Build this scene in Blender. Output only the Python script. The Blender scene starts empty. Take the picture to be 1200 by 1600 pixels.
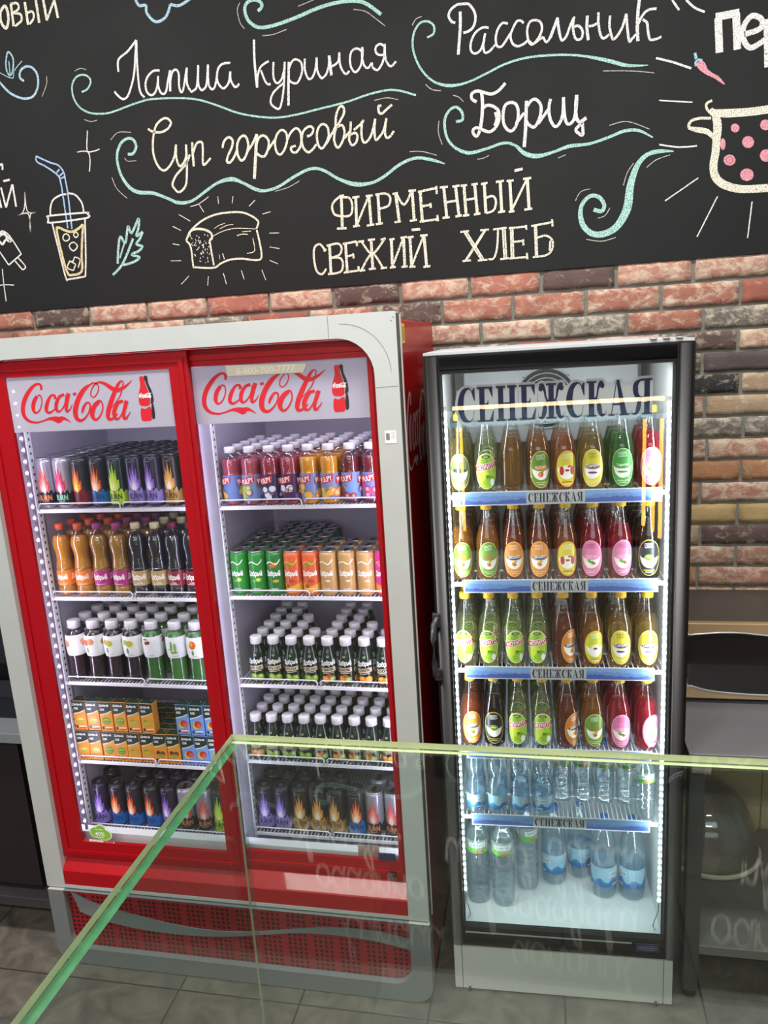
import bpy, bmesh, math, random
from mathutils import Vector, Matrix
from mathutils.geometry import tessellate_polygon
random.seed(7)
S = bpy.context.scene
COL = S.collection
R = math.radians

# ------------------------------------------------------------------ camera, world, lights, exposure
CP = Vector((.1447, -2.6419, 1.9728)); YAW, PITCH, ROLL, FPX = .2099, -.2203, .0623, 1188.1
CR = Matrix.Rotation(YAW, 3, 'Z') @ Matrix.Rotation(PITCH, 3, 'X') @ Matrix.Rotation(ROLL, 3, 'Y')
cam = bpy.data.cameras.new('camera'); camo = bpy.data.objects.new('camera', cam); COL.objects.link(camo)
camo.matrix_world = Matrix.Translation(CP) @ (CR @ Matrix.Rotation(R(90), 3, 'X')).to_4x4()
cam.sensor_fit = 'VERTICAL'; cam.sensor_height = 36; cam.lens = 36 * FPX / 1600; cam.clip_start = .02
S.camera = camo
S.view_settings.view_transform = 'Standard'; S.view_settings.look = 'None'
S.view_settings.gamma = 1; S.view_settings.exposure = 0.0; S.view_settings.use_curve_mapping = False
S.cycles.transparent_max_bounces = 40; S.cycles.max_bounces = 8
S.cycles.caustics_reflective = False; S.cycles.caustics_refractive = False
S.cycles.sample_clamp_indirect = 4; S.cycles.use_denoising = True
wd = bpy.data.worlds.new('world'); S.world = wd; wd.use_nodes = True
wd.node_tree.nodes['Background'].inputs[0].default_value = (.80, .88, 1, 1)
wd.node_tree.nodes['Background'].inputs[1].default_value = .23

def area(name, loc, rot, sx, sy, power, color=(1, 1, 1), parent=None):
    l = bpy.data.lights.new(name, 'AREA'); l.shape = 'RECTANGLE'; l.size = sx; l.size_y = sy
    l.energy = power; l.color = color
    o = bpy.data.objects.new(name, l); COL.objects.link(o); o.location = loc; o.rotation_euler = rot
    if parent: o.parent = parent
    return o
LAMPS = [(-1.6, -1.45), (.5, -1.45), (-1.6, -4.3), (.5, -4.3)]
for lx, ly in LAMPS:
    area('ceiling_panel_light', (lx, ly, 3.78), (0, 0, 0), 1.2, .3, 63, (1, .98, .95))
area('daylight_from_shop_windows', (.3, -6.7, 3.1), (R(80), 0, 0), 5, 1.2, 66, (.88, .94, 1))

# ------------------------------------------------------------------ helpers: pixel of the photo -> point on a plane
def on(u, v, axis, val):
    d = CR @ Vector(((u - 600) / FPX, 1, -(v - 800) / FPX))
    t = (val - CP[axis]) / d[axis]
    return CP + d * t

# ------------------------------------------------------------------ materials
MC = {}
def srgb(c):
    if isinstance(c, str):
        c = [int(c[i:i + 2], 16) / 255 for i in (0, 2, 4)]
    return tuple(x / 12.92 if x <= .04045 else ((x + .055) / 1.055) ** 2.4 for x in c[:3])
def newmat(name):
    m = bpy.data.materials.new(name); m.use_nodes = True
    nt = m.node_tree
    return m, nt, nt.nodes['Principled BSDF'], nt.nodes['Material Output']
def PM(c, rough=.45, metal=0, coat=0, noise=0, nscale=30, bump=0, emit=0, spec=.5, stretch=None):
    k = (c, rough, metal, coat, noise, nscale, bump, emit, spec, stretch)
    if k in MC: return MC[k]
    m, nt, b, out = newmat('mat_%03d' % len(MC)); col = srgb(c)
    b.inputs['Base Color'].default_value = (*col, 1); b.inputs['Roughness'].default_value = rough
    b.inputs['Metallic'].default_value = metal; b.inputs['Coat Weight'].default_value = coat
    b.inputs['Specular IOR Level'].default_value = spec
    if emit:
        b.inputs['Emission Color'].default_value = (*col, 1); b.inputs['Emission Strength'].default_value = emit
    if noise or bump:
        tc = nt.nodes.new('ShaderNodeTexCoord'); n = nt.nodes.new('ShaderNodeTexNoise')
        mp = nt.nodes.new('ShaderNodeMapping'); mp.inputs['Scale'].default_value = stretch or (1, 1, 1)
        nt.links.new(tc.outputs['Object'], mp.inputs[0]); nt.links.new(mp.outputs[0], n.inputs['Vector'])
        n.inputs['Scale'].default_value = nscale; n.inputs['Detail'].default_value = 5
        if noise:
            mx = nt.nodes.new('ShaderNodeMix'); mx.data_type = 'RGBA'
            mx.inputs[6].default_value = (*[max(0, x * (1 - noise)) for x in col], 1)
            mx.inputs[7].default_value = (*[min(1, x * (1 + noise)) for x in col], 1)
            nt.links.new(n.outputs[0], mx.inputs[0]); nt.links.new(mx.outputs[2], b.inputs['Base Color'])
            mr = nt.nodes.new('ShaderNodeMapRange'); mr.inputs[3].default_value = rough * .8; mr.inputs[4].default_value = min(1, rough * 1.25)
            nt.links.new(n.outputs[0], mr.inputs[0]); nt.links.new(mr.outputs[0], b.inputs['Roughness'])
        if bump:
            bp = nt.nodes.new('ShaderNodeBump'); bp.inputs['Strength'].default_value = bump; bp.inputs['Distance'].default_value = .003
            nt.links.new(n.outputs[0], bp.inputs['Height']); nt.links.new(bp.outputs[0], b.inputs['Normal'])
    MC[k] = m
    return m
def schlick(nt, f0, nrm=None, power=5):
    g = nt.nodes.new('ShaderNodeNewGeometry'); d = nt.nodes.new('ShaderNodeVectorMath'); d.operation = 'DOT_PRODUCT'
    nt.links.new(g.outputs['Incoming'], d.inputs[0]); nt.links.new(g.outputs['Normal'], d.inputs[1])
    def M(op, a, b=None):
        n = nt.nodes.new('ShaderNodeMath'); n.operation = op
        for i, x in enumerate((a, b)):
            if x is None: continue
            if isinstance(x, (int, float)): n.inputs[i].default_value = x
            else: nt.links.new(x, n.inputs[i])
        return n.outputs[0]
    c = M('ABSOLUTE', d.outputs['Value']); o = M('SUBTRACT', 1.0, c); o.node.use_clamp = True
    p = M('POWER', o, power)
    return M('ADD', M('MULTIPLY', p, 1 - f0), f0), o, M
def glassmat(name, tint=(1, 1, 1), f0=.04, rough=.0, body=0, bodycol=(1, 1, 1), edge=None, bump=0, bscale=200):
    """a clear sheet or shell: tinted see-through + mirror by angle (+ a share of body colour); edge darkens the tint at grazing angles"""
    k = (name, tint, f0, rough, body, bodycol, edge, bump)
    if k in MC: return MC[k]
    m, nt, b, out = newmat(name); nt.nodes.remove(b)
    fr, og, M = schlick(nt, f0)
    tr = nt.nodes.new('ShaderNodeBsdfTransparent'); tr.inputs[0].default_value = (*tint, 1)
    gl = nt.nodes.new('ShaderNodeBsdfGlossy'); gl.inputs['Roughness'].default_value = rough; gl.inputs[0].default_value = (1, 1, 1, 1)
    if edge:
        mx = nt.nodes.new('ShaderNodeMix'); mx.data_type = 'RGBA'
        mx.inputs[6].default_value = (*tint, 1); mx.inputs[7].default_value = (*edge, 1)
        nt.links.new(M('POWER', og, 1.6), mx.inputs[0]); nt.links.new(mx.outputs[2], tr.inputs[0])
    if bump:
        tc = nt.nodes.new('ShaderNodeTexCoord'); n = nt.nodes.new('ShaderNodeTexNoise'); n.inputs['Scale'].default_value = bscale
        bp = nt.nodes.new('ShaderNodeBump'); bp.inputs['Strength'].default_value = bump; bp.inputs['Distance'].default_value = .002
        nt.links.new(tc.outputs['Object'], n.inputs['Vector']); nt.links.new(n.outputs[0], bp.inputs['Height']); nt.links.new(bp.outputs[0], gl.inputs['Normal'])
    base = tr.outputs[0]
    if body:
        df = nt.nodes.new('ShaderNodeBsdfDiffuse'); df.inputs[0].default_value = (*bodycol, 1)
        tl = nt.nodes.new('ShaderNodeBsdfTranslucent'); tl.inputs[0].default_value = (*bodycol, 1)
        m1 = nt.nodes.new('ShaderNodeMixShader'); m1.inputs[0].default_value = .4
        nt.links.new(df.outputs[0], m1.inputs[1]); nt.links.new(tl.outputs[0], m1.inputs[2])
        m2 = nt.nodes.new('ShaderNodeMixShader'); m2.inputs[0].default_value = body
        nt.links.new(tr.outputs[0], m2.inputs[1]); nt.links.new(m1.outputs[0], m2.inputs[2]); base = m2.outputs[0]
    m3 = nt.nodes.new('ShaderNodeMixShader'); nt.links.new(fr, m3.inputs[0]); nt.links.new(base, m3.inputs[1]); nt.links.new(gl.outputs[0], m3.inputs[2])
    nt.links.new(m3.outputs[0], out.inputs[0])
    MC[k] = m
    return m
def chalkmat(c, solid=.5):
    k = ('chalk', c)
    if k in MC: return MC[k]
    m, nt, b, out = newmat('chalk_' + str(c)); col = srgb(c)
    b.inputs['Base Color'].default_value = (*col, 1); b.inputs['Roughness'].default_value = .95; b.inputs['Specular IOR Level'].default_value = .1
    tc = nt.nodes.new('ShaderNodeTexCoord'); n = nt.nodes.new('ShaderNodeTexNoise'); n.inputs['Scale'].default_value = 420; n.inputs['Detail'].default_value = 3
    nt.links.new(tc.outputs['Object'], n.inputs['Vector'])
    rp = nt.nodes.new('ShaderNodeMapRange'); rp.inputs[1].default_value = .40; rp.inputs[2].default_value = .52; rp.inputs[3].default_value = .30
    nt.links.new(n.outputs[0], rp.inputs[0])
    tr = nt.nodes.new('ShaderNodeBsdfTransparent'); mx = nt.nodes.new('ShaderNodeMixShader')
    nt.links.new(rp.outputs[0], mx.inputs[0]); nt.links.new(tr.outputs[0], mx.inputs[1]); nt.links.new(b.outputs[0], mx.inputs[2])
    nt.links.new(mx.outputs[0], out.inputs[0])
    MC[k] = m
    return m

# ------------------------------------------------------------------ mesh builder
class MB:
    def __init__(s): s.v = []; s.f = []; s.m = []; s.mats = []; s.sm = []
    def mi(s, m):
        if m not in s.mats: s.mats.append(m)
        return s.mats.index(m)
    def add(s, vs, fs, m, smooth=False):
        o = len(s.v); k = s.mi(m); s.v += [tuple(p) for p in vs]
        for f in fs: s.f.append([o + i for i in f]); s.m.append(k); s.sm.append(smooth)
        return s
    def box(s, a, b, m):
        (x0, y0, z0), (x1, y1, z1) = a, b
        vs = [(x, y, z) for z in (z0, z1) for y in (y0, y1) for x in (x0, x1)]
        return s.add(vs, [(0, 2, 3, 1), (4, 5, 7, 6), (0, 1, 5, 4), (2, 6, 7, 3), (0, 4, 6, 2), (1, 3, 7, 5)], m)
    def rbox(s, a, b, m, bev=.003, seg=2):
        bm = bmesh.new(); bmesh.ops.create_cube(bm, size=1)
        for v in bm.verts: v.co = Vector([(a[i] + b[i]) / 2 + v.co[i] * (b[i] - a[i]) for i in range(3)])
        bmesh.ops.bevel(bm, geom=bm.edges[:], offset=bev, segments=seg, profile=.5, affect='EDGES')
        s.frombm(bm, m); return s
    def frombm(s, bm, m, smooth=False):
        bm.verts.index_update(); s.add([v.co[:] for v in bm.verts], [[v.index for v in f.verts] for f in bm.faces], m, smooth); bm.free()
    def lathe(s, prof, m, seg=24, cx=0, cy=0, smooth=True, ax=0):
        vs = []; fs = []
        for r, z in prof:
            for i in range(seg):
                a = 2 * math.pi * i / seg; vs.append((cx + r * math.cos(a), cy + r * math.sin(a), z))
        for j in range(len(prof) - 1):
            for i in range(seg):
                i2 = (i + 1) % seg; fs.append((j * seg + i, j * seg + i2, (j + 1) * seg + i2, (j + 1) * seg + i))
        if prof[0][0] > 1e-5: fs.append(tuple(reversed(range(seg))))
        if prof[-1][0] > 1e-5: fs.append(tuple(range((len(prof) - 1) * seg, len(prof) * seg)))
        return s.add(vs, fs, m, smooth)
    def tube(s, pts, r, m, seg=6, closed=False):
        pts = [Vector(p) for p in pts]; n = len(pts); vs = []; fs = []
        for i, p in enumerate(pts):
            a = pts[i - 1] if (i or closed) else p; b = pts[(i + 1) % n] if (i < n - 1 or closed) else p
            d = (b - a).normalized(); u = d.cross(Vector((0, 0, 1)))
            if u.length < .05: u = d.cross(Vector((1, 0, 0)))
            u.normalize(); w = d.cross(u)
            for k in range(seg):
                t = 2 * math.pi * k / seg; vs.append(p + u * (r * math.cos(t)) + w * (r * math.sin(t)))
        for i in range(n if closed else n - 1):
            for k in range(seg):
                k2 = (k + 1) % seg; j = (i + 1) % n
                fs.append((i * seg + k, i * seg + k2, j * seg + k2, j * seg + k))
        if not closed: fs += [tuple(range(seg)), tuple(range((n - 1) * seg, n * seg))]
        return s.add(vs, fs, m, True)
    def prism(s, poly, axis, a, b, m):
        """extrude a 2D outline: axis 'y' -> poly is (x,z) from y=a to y=b ; 'x' -> (y,z) ; 'z' -> (x,y)"""
        f = {'y': lambda p, t: (p[0], t, p[1]), 'x': lambda p, t: (t, p[0], p[1]), 'z': lambda p, t: (p[0], p[1], t)}[axis]
        n = len(poly); vs = [f(p, a) for p in poly] + [f(p, b) for p in poly]
        tri = tessellate_polygon([[Vector((p[0], p[1], 0)) for p in poly]])
        fs = [tuple(t) for t in tri] + [tuple(n + i for i in reversed(t)) for t in tri]
        fs += [(i, (i + 1) % n, n + (i + 1) % n, n + i) for i in range(n)]
        return s.add(vs, fs, m)
    def build(s, name, parent=None, loc=None, recalc=False):
        me = bpy.data.meshes.new(name); me.from_pydata(s.v, [], s.f)
        for m in s.mats: me.materials.append(m)
        me.polygons.foreach_set('material_index', s.m); me.polygons.foreach_set('use_smooth', s.sm); me.update()
        if recalc:
            bm = bmesh.new(); bm.from_mesh(me); bmesh.ops.recalc_face_normals(bm, faces=bm.faces[:]); bm.to_mesh(me); bm.free()
        o = bpy.data.objects.new(name, me); COL.objects.link(o)
        if parent: o.parent = parent
        if loc: o.location = loc
        return o
def tag(o, label=None, cat=None, group=None, kind=None):
    for k, v in (('label', label), ('category', cat), ('group', group), ('kind', kind)):
        if v: o[k] = v
    return o
def empty(name, loc=(0, 0, 0), rz=0):
    o = bpy.data.objects.new(name, None); COL.objects.link(o); o.location = loc; o.rotation_euler = (0, 0, rz); o.empty_display_size = .03
    return o
def lab(o, t): o['label'] = t; return o

# ------------------------------------------------------------------ 2D shapes (s, z)
def ell(cx, cz, rx, rz, n=22, a0=0, a1=360):
    return [(cx + rx * math.cos(R(a0 + (a1 - a0) * i / n)), cz + rz * math.sin(R(a0 + (a1 - a0) * i / n))) for i in range(n + (0 if a1 - a0 == 360 else 1))]
def rect(cx, cz, w, h, rot=0):
    c, s_ = math.cos(R(rot)), math.sin(R(rot))
    return [(cx + x * c - z * s_, cz + x * s_ + z * c) for x, z in ((-w / 2, -h / 2), (w / 2, -h / 2), (w / 2, h / 2), (-w / 2, h / 2))]
def cat(pts, sub=6, closed=False):
    n = len(pts); out = []
    if n < 3: return pts
    rng = range(n if closed else n - 1)
    for i in rng:
        if closed: p0, p1, p2, p3 = pts[i - 1], pts[i], pts[(i + 1) % n], pts[(i + 2) % n]
        else: p0, p1, p2, p3 = pts[max(i - 1, 0)], pts[i], pts[i + 1], pts[min(i + 2, n - 1)]
        for k in range(sub):
            t = k / sub
            out.append(tuple(.5 * (2 * b + (c - a) * t + (2 * a - 5 * b + 4 * c - d) * t * t + (3 * b - a - 3 * c + d) * t ** 3) for a, b, c, d in zip(p0, p1, p2, p3)))
    if not closed: out.append(tuple(pts[-1]))
    return out
def ribbon(pts, w, closed=False):
    """a drawn stroke of varying width as 2D quads; pts (x,z) or (x,z,w)"""
    vs = []; fs = []; n = len(pts)
    for i, p in enumerate(pts):
        a = pts[i - 1] if (i or closed) else p; b = pts[(i + 1) % n] if (i < n - 1 or closed) else p
        dx, dz = b[0] - a[0], b[1] - a[1]; l = math.hypot(dx, dz) or 1; ww = (p[2] if len(p) > 2 else w) / 2
        vs += [(p[0] - dz / l * ww, p[1] + dx / l * ww), (p[0] + dz / l * ww, p[1] - dx / l * ww)]
    for i in range(n if closed else n - 1):
        j = (i + 1) % n; fs.append((2 * i, 2 * i + 1, 2 * j + 1, 2 * j))
    return vs, fs
def fill(poly):
    tri = tessellate_polygon([[Vector((p[0], p[1], 0)) for p in poly]])
    return list(poly), [tuple(t) for t in tri]
TC = {}
def txt(s_, cx=0, cz=0, w=1, h=1, rot=0, bold=.012, shear=0):
    key = (s_, bold)
    if key not in TC:
        c = bpy.data.curves.new('t', 'FONT'); c.body = s_; c.resolution_u = 2; c.offset = bold
        o = bpy.data.objects.new('t', c); me = bpy.data.meshes.new_from_object(o)
        vs = [v.co[:2] for v in me.vertices]; fs = [tuple(p.vertices) for p in me.polygons]
        bpy.data.objects.remove(o); bpy.data.curves.remove(c); bpy.data.meshes.remove(me)
        x0, x1 = min(v[0] for v in vs), max(v[0] for v in vs); y0, y1 = min(v[1] for v in vs), max(v[1] for v in vs)
        TC[key] = ([((x - x0) / (x1 - x0) - .5, (y - y0) / (y1 - y0) - .5) for x, y in vs], fs)
    vs, fs = TC[key]; c_, n_ = math.cos(R(rot)), math.sin(R(rot)); out = []
    for x, y in vs:
        x, y = (x + y * shear) * w, y * h; out.append((cx + x * c_ - y * n_, cz + x * n_ + y * c_))
    return out, fs
def shape(d):
    return d if isinstance(d, tuple) and len(d) == 2 and isinstance(d[1], list) else fill(d)
def wrap(mb, shapes, rfun, off0=.0004, doff=.00006, step=.2, zmin=-9, zmax=9):
    """lay flat artwork (s,z) round a body of radius rfun(z), its middle facing -Y"""
    for i, (d, m) in enumerate(shapes):
        vs, fs = shape(d); bm = bmesh.new()
        bv = [bm.verts.new((x, z, 0)) for x, z in vs]
        for f in fs:
            try: bm.faces.new([bv[k] for k in f])
            except ValueError: pass
        xs = [v[0] for v in vs]; r0 = rfun(sum(v[1] for v in vs) / len(vs)); st = r0 * step
        k = math.floor(min(xs) / st)
        while k * st < max(xs):
            if k * st > min(xs):
                bmesh.ops.bisect_plane(bm, geom=bm.verts[:] + bm.edges[:] + bm.faces[:], plane_co=(k * st, 0, 0), plane_no=(1, 0, 0))
            k += 1
        for v in bm.verts:
            s_, z = v.co[0], v.co[1]; a = s_ / r0; r = (rfun(z) + off0 + doff * i) * math.cos(step / 2) / math.cos(a % step - step / 2)
            v.co = Vector((r * math.sin(a), -r * math.cos(a), z))
        bm.normal_update()
        for f in bm.faces:
            c = f.calc_center_median()
            if f.normal.x * c.x + f.normal.y * c.y < 0: f.normal_flip()
        mb.frombm(bm, m)
def flat(mb, shapes, y, off0=0, doff=.0003, org=(0, 0)):
    for i, (d, m) in enumerate(shapes):
        vs, fs = shape(d); mb.add([(org[0] + x, y - off0 - doff * i, org[1] + z) for x, z in vs], fs, m)
def prof_r(prof):
    ps = sorted(prof, key=lambda p: p[1])
    def f(z):
        for (r0, z0), (r1, z1) in zip(ps, ps[1:]):
            if z0 <= z <= z1: return r0 + (r1 - r0) * ((z - z0) / (z1 - z0) if z1 > z0 else 0)
        return ps[0][0] if z < ps[0][1] else ps[-1][0]
    return f

# ------------------------------------------------------------------ shared materials
STEEL = PM('8f9193', .34, .9, noise=.12, nscale=40, stretch=(1, 1, 12))
SILVER = PM('c3c7c4', .42, .2, noise=.05, nscale=9)
SKIRT = PM('767a7a', .5, .1, noise=.05, nscale=12)
DGREY = PM('4b4743', .5)
RED = PM('a8000e', .4, 0, .15, spec=.35)
REDFR = PM('a60010', .42, 0, .1, spec=.35)
WHITE = PM('eceef0', .4)
WIRE = PM('e8e6ee', .4)
INWALL = PM('b4b0c0', .55)
BLACKFR = PM('0f0d0c', .34, 0, 0, spec=.35)
BLACK = PM('0b0b0c', .4)
WARMW = PM('f3f1ea', .5)
PANE = glassmat('pane_clear_glass', (.96, .97, .97), .035)
CASEG = glassmat('case_glass', (.93, .965, .95), .045)
GEDGE = PM('3f7a50', .35, 0, .3, noise=.5, nscale=70)
GEDGE2 = PM('c9cf9f', .35, 0, .5, noise=.2, nscale=30)

# ------------------------------------------------------------------ the setting
def struct(o): o['kind'] = 'structure'; return o
# floor: dark slate-look tiles 0.4 m
m, nt, b, out = newmat('slate_floor_tiles')
tc = nt.nodes.new('ShaderNodeTexCoord'); mp = nt.nodes.new('ShaderNodeMapping'); mp.inputs['Location'].default_value = (1.41, .80, 0)
nt.links.new(tc.outputs['Object'], mp.inputs[0])
br = nt.nodes.new('ShaderNodeTexBrick'); br.offset = 0; br.inputs['Scale'].default_value = 1; br.inputs['Mortar Size'].default_value = .004
br.inputs['Brick Width'].default_value = .4; br.inputs['Row Height'].default_value = .4; br.inputs['Mortar Smooth'].default_value = .6
nt.links.new(mp.outputs[0], br.inputs['Vector'])
n1 = nt.nodes.new('ShaderNodeTexNoise'); n1.inputs['Scale'].default_value = 9; n1.inputs['Detail'].default_value = 8; n1.inputs['Distortion'].default_value = 1.6
n2 = nt.nodes.new('ShaderNodeTexNoise'); n2.inputs['Scale'].default_value = 3
for n in (n1, n2): nt.links.new(tc.outputs['Object'], n.inputs['Vector'])
rp = nt.nodes.new('ShaderNodeValToRGB'); rp.color_ramp.elements[0].position = .3; rp.color_ramp.elements[1].position = .75
rp.color_ramp.elements[0].color = (*srgb('46423c'), 1); rp.color_ramp.elements[1].color = (*srgb('736c61'), 1)
nt.links.new(n1.outputs[0], rp.inputs[0])
mx = nt.nodes.new('ShaderNodeMix'); mx.data_type = 'RGBA'; nt.links.new(br.outputs['Fac'], mx.inputs[0]); nt.links.new(rp.outputs[0], mx.inputs[6]); mx.inputs[7].default_value = (*srgb('37332e'), 1)
nt.links.new(mx.outputs[2], b.inputs['Base Color']); b.inputs['Roughness'].default_value = .5
ad = nt.nodes.new('ShaderNodeMath'); ad.operation = 'SUBTRACT'; nt.links.new(n1.outputs[0], ad.inputs[0]); nt.links.new(br.outputs['Fac'], ad.inputs[1])
bp = nt.nodes.new('ShaderNodeBump'); bp.inputs['Strength'].default_value = .5; bp.inputs['Distance'].default_value = .006
nt.links.new(ad.outputs[0], bp.inputs['Height']); nt.links.new(bp.outputs[0], b.inputs['Normal'])
struct(MB().box((-3.2, -7, -.05), (2.6, .1, 0), m).build('floor'))
# brick wall: real brick slips on mortar
MORT = PM('75746a', .95, noise=.25, nscale=60, bump=.6)
m, nt, b, out = newmat('aged_brick')
at = nt.nodes.new('ShaderNodeAttribute'); at.attribute_name = 'brick'; tc = nt.nodes.new('ShaderNodeTexCoord')
at2 = nt.nodes.new('ShaderNodeAttribute'); at2.attribute_name = 'chalky'
na = nt.nodes.new('ShaderNodeTexNoise'); na.inputs['Scale'].default_value = 34; na.inputs['Detail'].default_value = 7; na.inputs['Roughness'].default_value = .74; na.inputs['Distortion'].default_value = .5
nb = nt.nodes.new('ShaderNodeTexNoise'); nb.inputs['Scale'].default_value = 14; nb.inputs['Detail'].default_value = 4
mpb = nt.nodes.new('ShaderNodeMapping'); mpb.inputs['Scale'].default_value = (.55, 1, 1)
nt.links.new(tc.outputs['Object'], mpb.inputs[0])
mpb.inputs['Scale'].default_value = (.7, 1, 1)
for n in (na, nb): nt.links.new(mpb.outputs[0], n.inputs['Vector'])
def mth(op, a, b_, cl=False):
    n = nt.nodes.new('ShaderNodeMath'); n.operation = op; n.use_clamp = cl
    for i, x in enumerate((a, b_)):
        if isinstance(x, (int, float)): n.inputs[i].default_value = x
        else: nt.links.new(x, n.inputs[i])
    return n.outputs[0]
thr = mth('ADD', na.outputs[0], mth('MULTIPLY', at2.outputs['Fac'], .26))
msk = nt.nodes.new('ShaderNodeMapRange'); msk.inputs[1].default_value = .62; msk.inputs[2].default_value = .80; nt.links.new(thr, msk.inputs[0])
shd = nt.nodes.new('ShaderNodeMix'); shd.data_type = 'RGBA'; shd.blend_type = 'MULTIPLY'; shd.inputs[0].default_value = 1
rr = nt.nodes.new('ShaderNodeValToRGB'); rr.color_ramp.elements[0].color = (.8, .79, .79, 1); rr.color_ramp.elements[1].color = (1.15, 1.12, 1.1, 1); rr.color_ramp.elements[0].position = .3; rr.color_ramp.elements[1].position = .7
nt.links.new(nb.outputs[0], rr.inputs[0]); nt.links.new(at.outputs['Color'], shd.inputs[6]); nt.links.new(rr.outputs[0], shd.inputs[7])
mm = nt.nodes.new('ShaderNodeMix'); mm.data_type = 'RGBA'; nt.links.new(mth('MULTIPLY', msk.outputs[0], .66), mm.inputs[0]); nt.links.new(shd.outputs[2], mm.inputs[6]); mm.inputs[7].default_value = (*srgb('d9cdb4'), 1)
nt.links.new(mm.outputs[2], b.inputs['Base Color']); b.inputs['Roughness'].default_value = .85
bp = nt.nodes.new('ShaderNodeBump'); bp.inputs['Strength'].default_value = .8; bp.inputs['Distance'].default_value = .006
nt.links.new(na.outputs[0], bp.inputs['Height']); nt.links.new(bp.outputs[0], b.inputs['Normal'])
BRICK = m
wb = MB(); wb.box((-3.2, .009, 0), (2.6, .12, 3.85), MORT)
BR = {'r': ('a06857', .45), 'R': ('93594a', .15), 'w': ('a87767', .75), 'k': ('5d4a45', .3), 'K': ('55494a', .1), 'b': ('a08a70', .35), 't': ('b39a6c', .1), 'g': ('6e6660', .6), 'o': ('a87a56', .3), 'p': ('9a7262', .55), 'x': ('2c2a2a', .35)}
zt = [2.166, 2.092, 2.012, 1.940, 1.872, 1.803, 1.734, 1.664, 1.593, 1.521, 1.448, 1.375, 1.302, 1.229, 1.156, 1.083, 1.01, .937, .864, .791]
# colours of the bricks of each row seen right of the black fridge, from the joint near x=.66/.78 on
RIGHTC = ['ww', 'rRr', 'rgk', 'kww', 'kKk', 'xbb', 'pbb', 'ggx', 'pwr', 'oop', 'oww', 'ttp', 'bkk', 'ppb', 'owo', 'ooo']
JX = [.623, .764, .657, .763, .658, .776, .670, .789, .680, .787, .662, .782, .667, .782, .662]
brng = random.Random(3); bcols = []; vch = []
for r_ in range(len(zt) - 1):
    zt_, zb_ = zt[r_], zt[r_ + 1] + .011; per = .2345
    jx = JX[r_] if r_ < len(JX) else (.66 if r_ % 2 == 0 else .78)
    k = -18
    while jx + k * per < 2.5:
        x0 = jx + k * per + .006; x1 = x0 + per - .012
        if x0 > -3.15:
            if -2 <= k <= 1 and r_ < len(RIGHTC) and k >= -1:
                row = RIGHTC[r_]; c = row[min(k + 1, len(row) - 1)]
            elif r_ == 0: c = {-9: 'w', -8: 'w', -10: 'k', -5: 'k', -2: 'k'}.get(k, brng.choice('rrrwr'))
            else: c = brng.choice('rrrrwRwrpkbtgr')
            hx, ch = BR[c]; j = brng.uniform(.93, 1.07); cc = tuple(min(1, x * j) for x in srgb(hx)); ch = max(0, min(1, ch + brng.uniform(-.12, .12)))
            bm = bmesh.new(); bmesh.ops.create_grid(bm, x_segments=9, y_segments=4, size=.5)
            for v in bm.verts:
                fx, fz = v.co.x + .5, v.co.y + .5; edge = min(fx, 1 - fx) < .01 or min(fz, 1 - fz) < .01
                v.co = Vector((x0 + fx * (x1 - x0) + (brng.uniform(-.0018, .0018)), (.002 if edge else -.001) + brng.uniform(-.0012, .0012), zb_ + fz * (zt_ - zb_) + brng.uniform(-.0016, .0016)))
            be = [e for e in bm.edges if e.is_boundary]; ex = bmesh.ops.extrude_edge_only(bm, edges=be)
            for v in [g for g in ex['geom'] if isinstance(g, bmesh.types.BMVert)]: v.co.y = .012
            n0 = len(wb.f); v0 = len(wb.v); wb.frombm(bm, BRICK, True); bcols += [(n0, len(wb.f), cc, ch)]
            for q in wb.v[v0:]:
                e_ = min(min(q[0] - x0, x1 - q[0]) / .016, min(q[2] - zb_, zt_ - q[2]) / .012); vch.append((v0, len(wb.v), ch + max(0, 1 - max(e_, 0)) * .45 * brng.random() * (1 if ch > .2 else .3)))
        k += 1
wo = struct(wb.build('wall_back', recalc=True))
ca = wo.data.attributes.new('brick', 'FLOAT_COLOR', 'FACE'); vals = [0.0] * (len(wb.f) * 4)
for a0, a1, cc, ch in bcols:
    for i in range(a0, a1): vals[i * 4:i * 4 + 4] = [*cc, 1]
ca.data.foreach_set('color', vals)
ca = wo.data.attributes.new('chalky', 'FLOAT', 'POINT'); n0 = len(wb.v) - len(vch)
ca.data.foreach_set('value', [0.0] * n0 + [q[2] for q in vch])
TILE = PM('cdb58a', .35, noise=.06, nscale=4)
tl = MB()
for i in range(7):
    for j in range(3):
        tl.rbox((.0 + i * .3 + .001, -.006, .0 + j * .262 + .001), (.3 + i * .3 - .001, .008, .262 + j * .262 - .001), TILE, .002, 1)
struct(tl.build('trim_1'))
PAINT = PM('c9c6c0', .8)
struct(MB().box((-3.2, -7, 3.85), (2.6, .12, 3.9), PAINT).build('ceiling'))
struct(MB().box((-3.2, -7.1, 0), (2.6, -7, 3.85), PM('8d8578', .8)).build('wall_front'))
# ceiling luminaires
for i, (lx, ly) in enumerate(LAMPS):
    t = empty('ceiling_light', (lx, ly, 3.80)); tag(t, 'flat white ceiling light panel %s' % ['above the red cooler', 'above the black fridge', 'behind the viewer at left', 'behind the viewer at right'][i], 'ceiling light', 'ceiling light panels')
    MB().box((-.62, -.17, 0), (.62, .17, .05), WHITE).build('housing', t)
    MB().box((-.6, -.15, -.012), (.6, .15, -.001), PM('ffffff', .5, emit=5)).build('diffuser', t)

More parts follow.
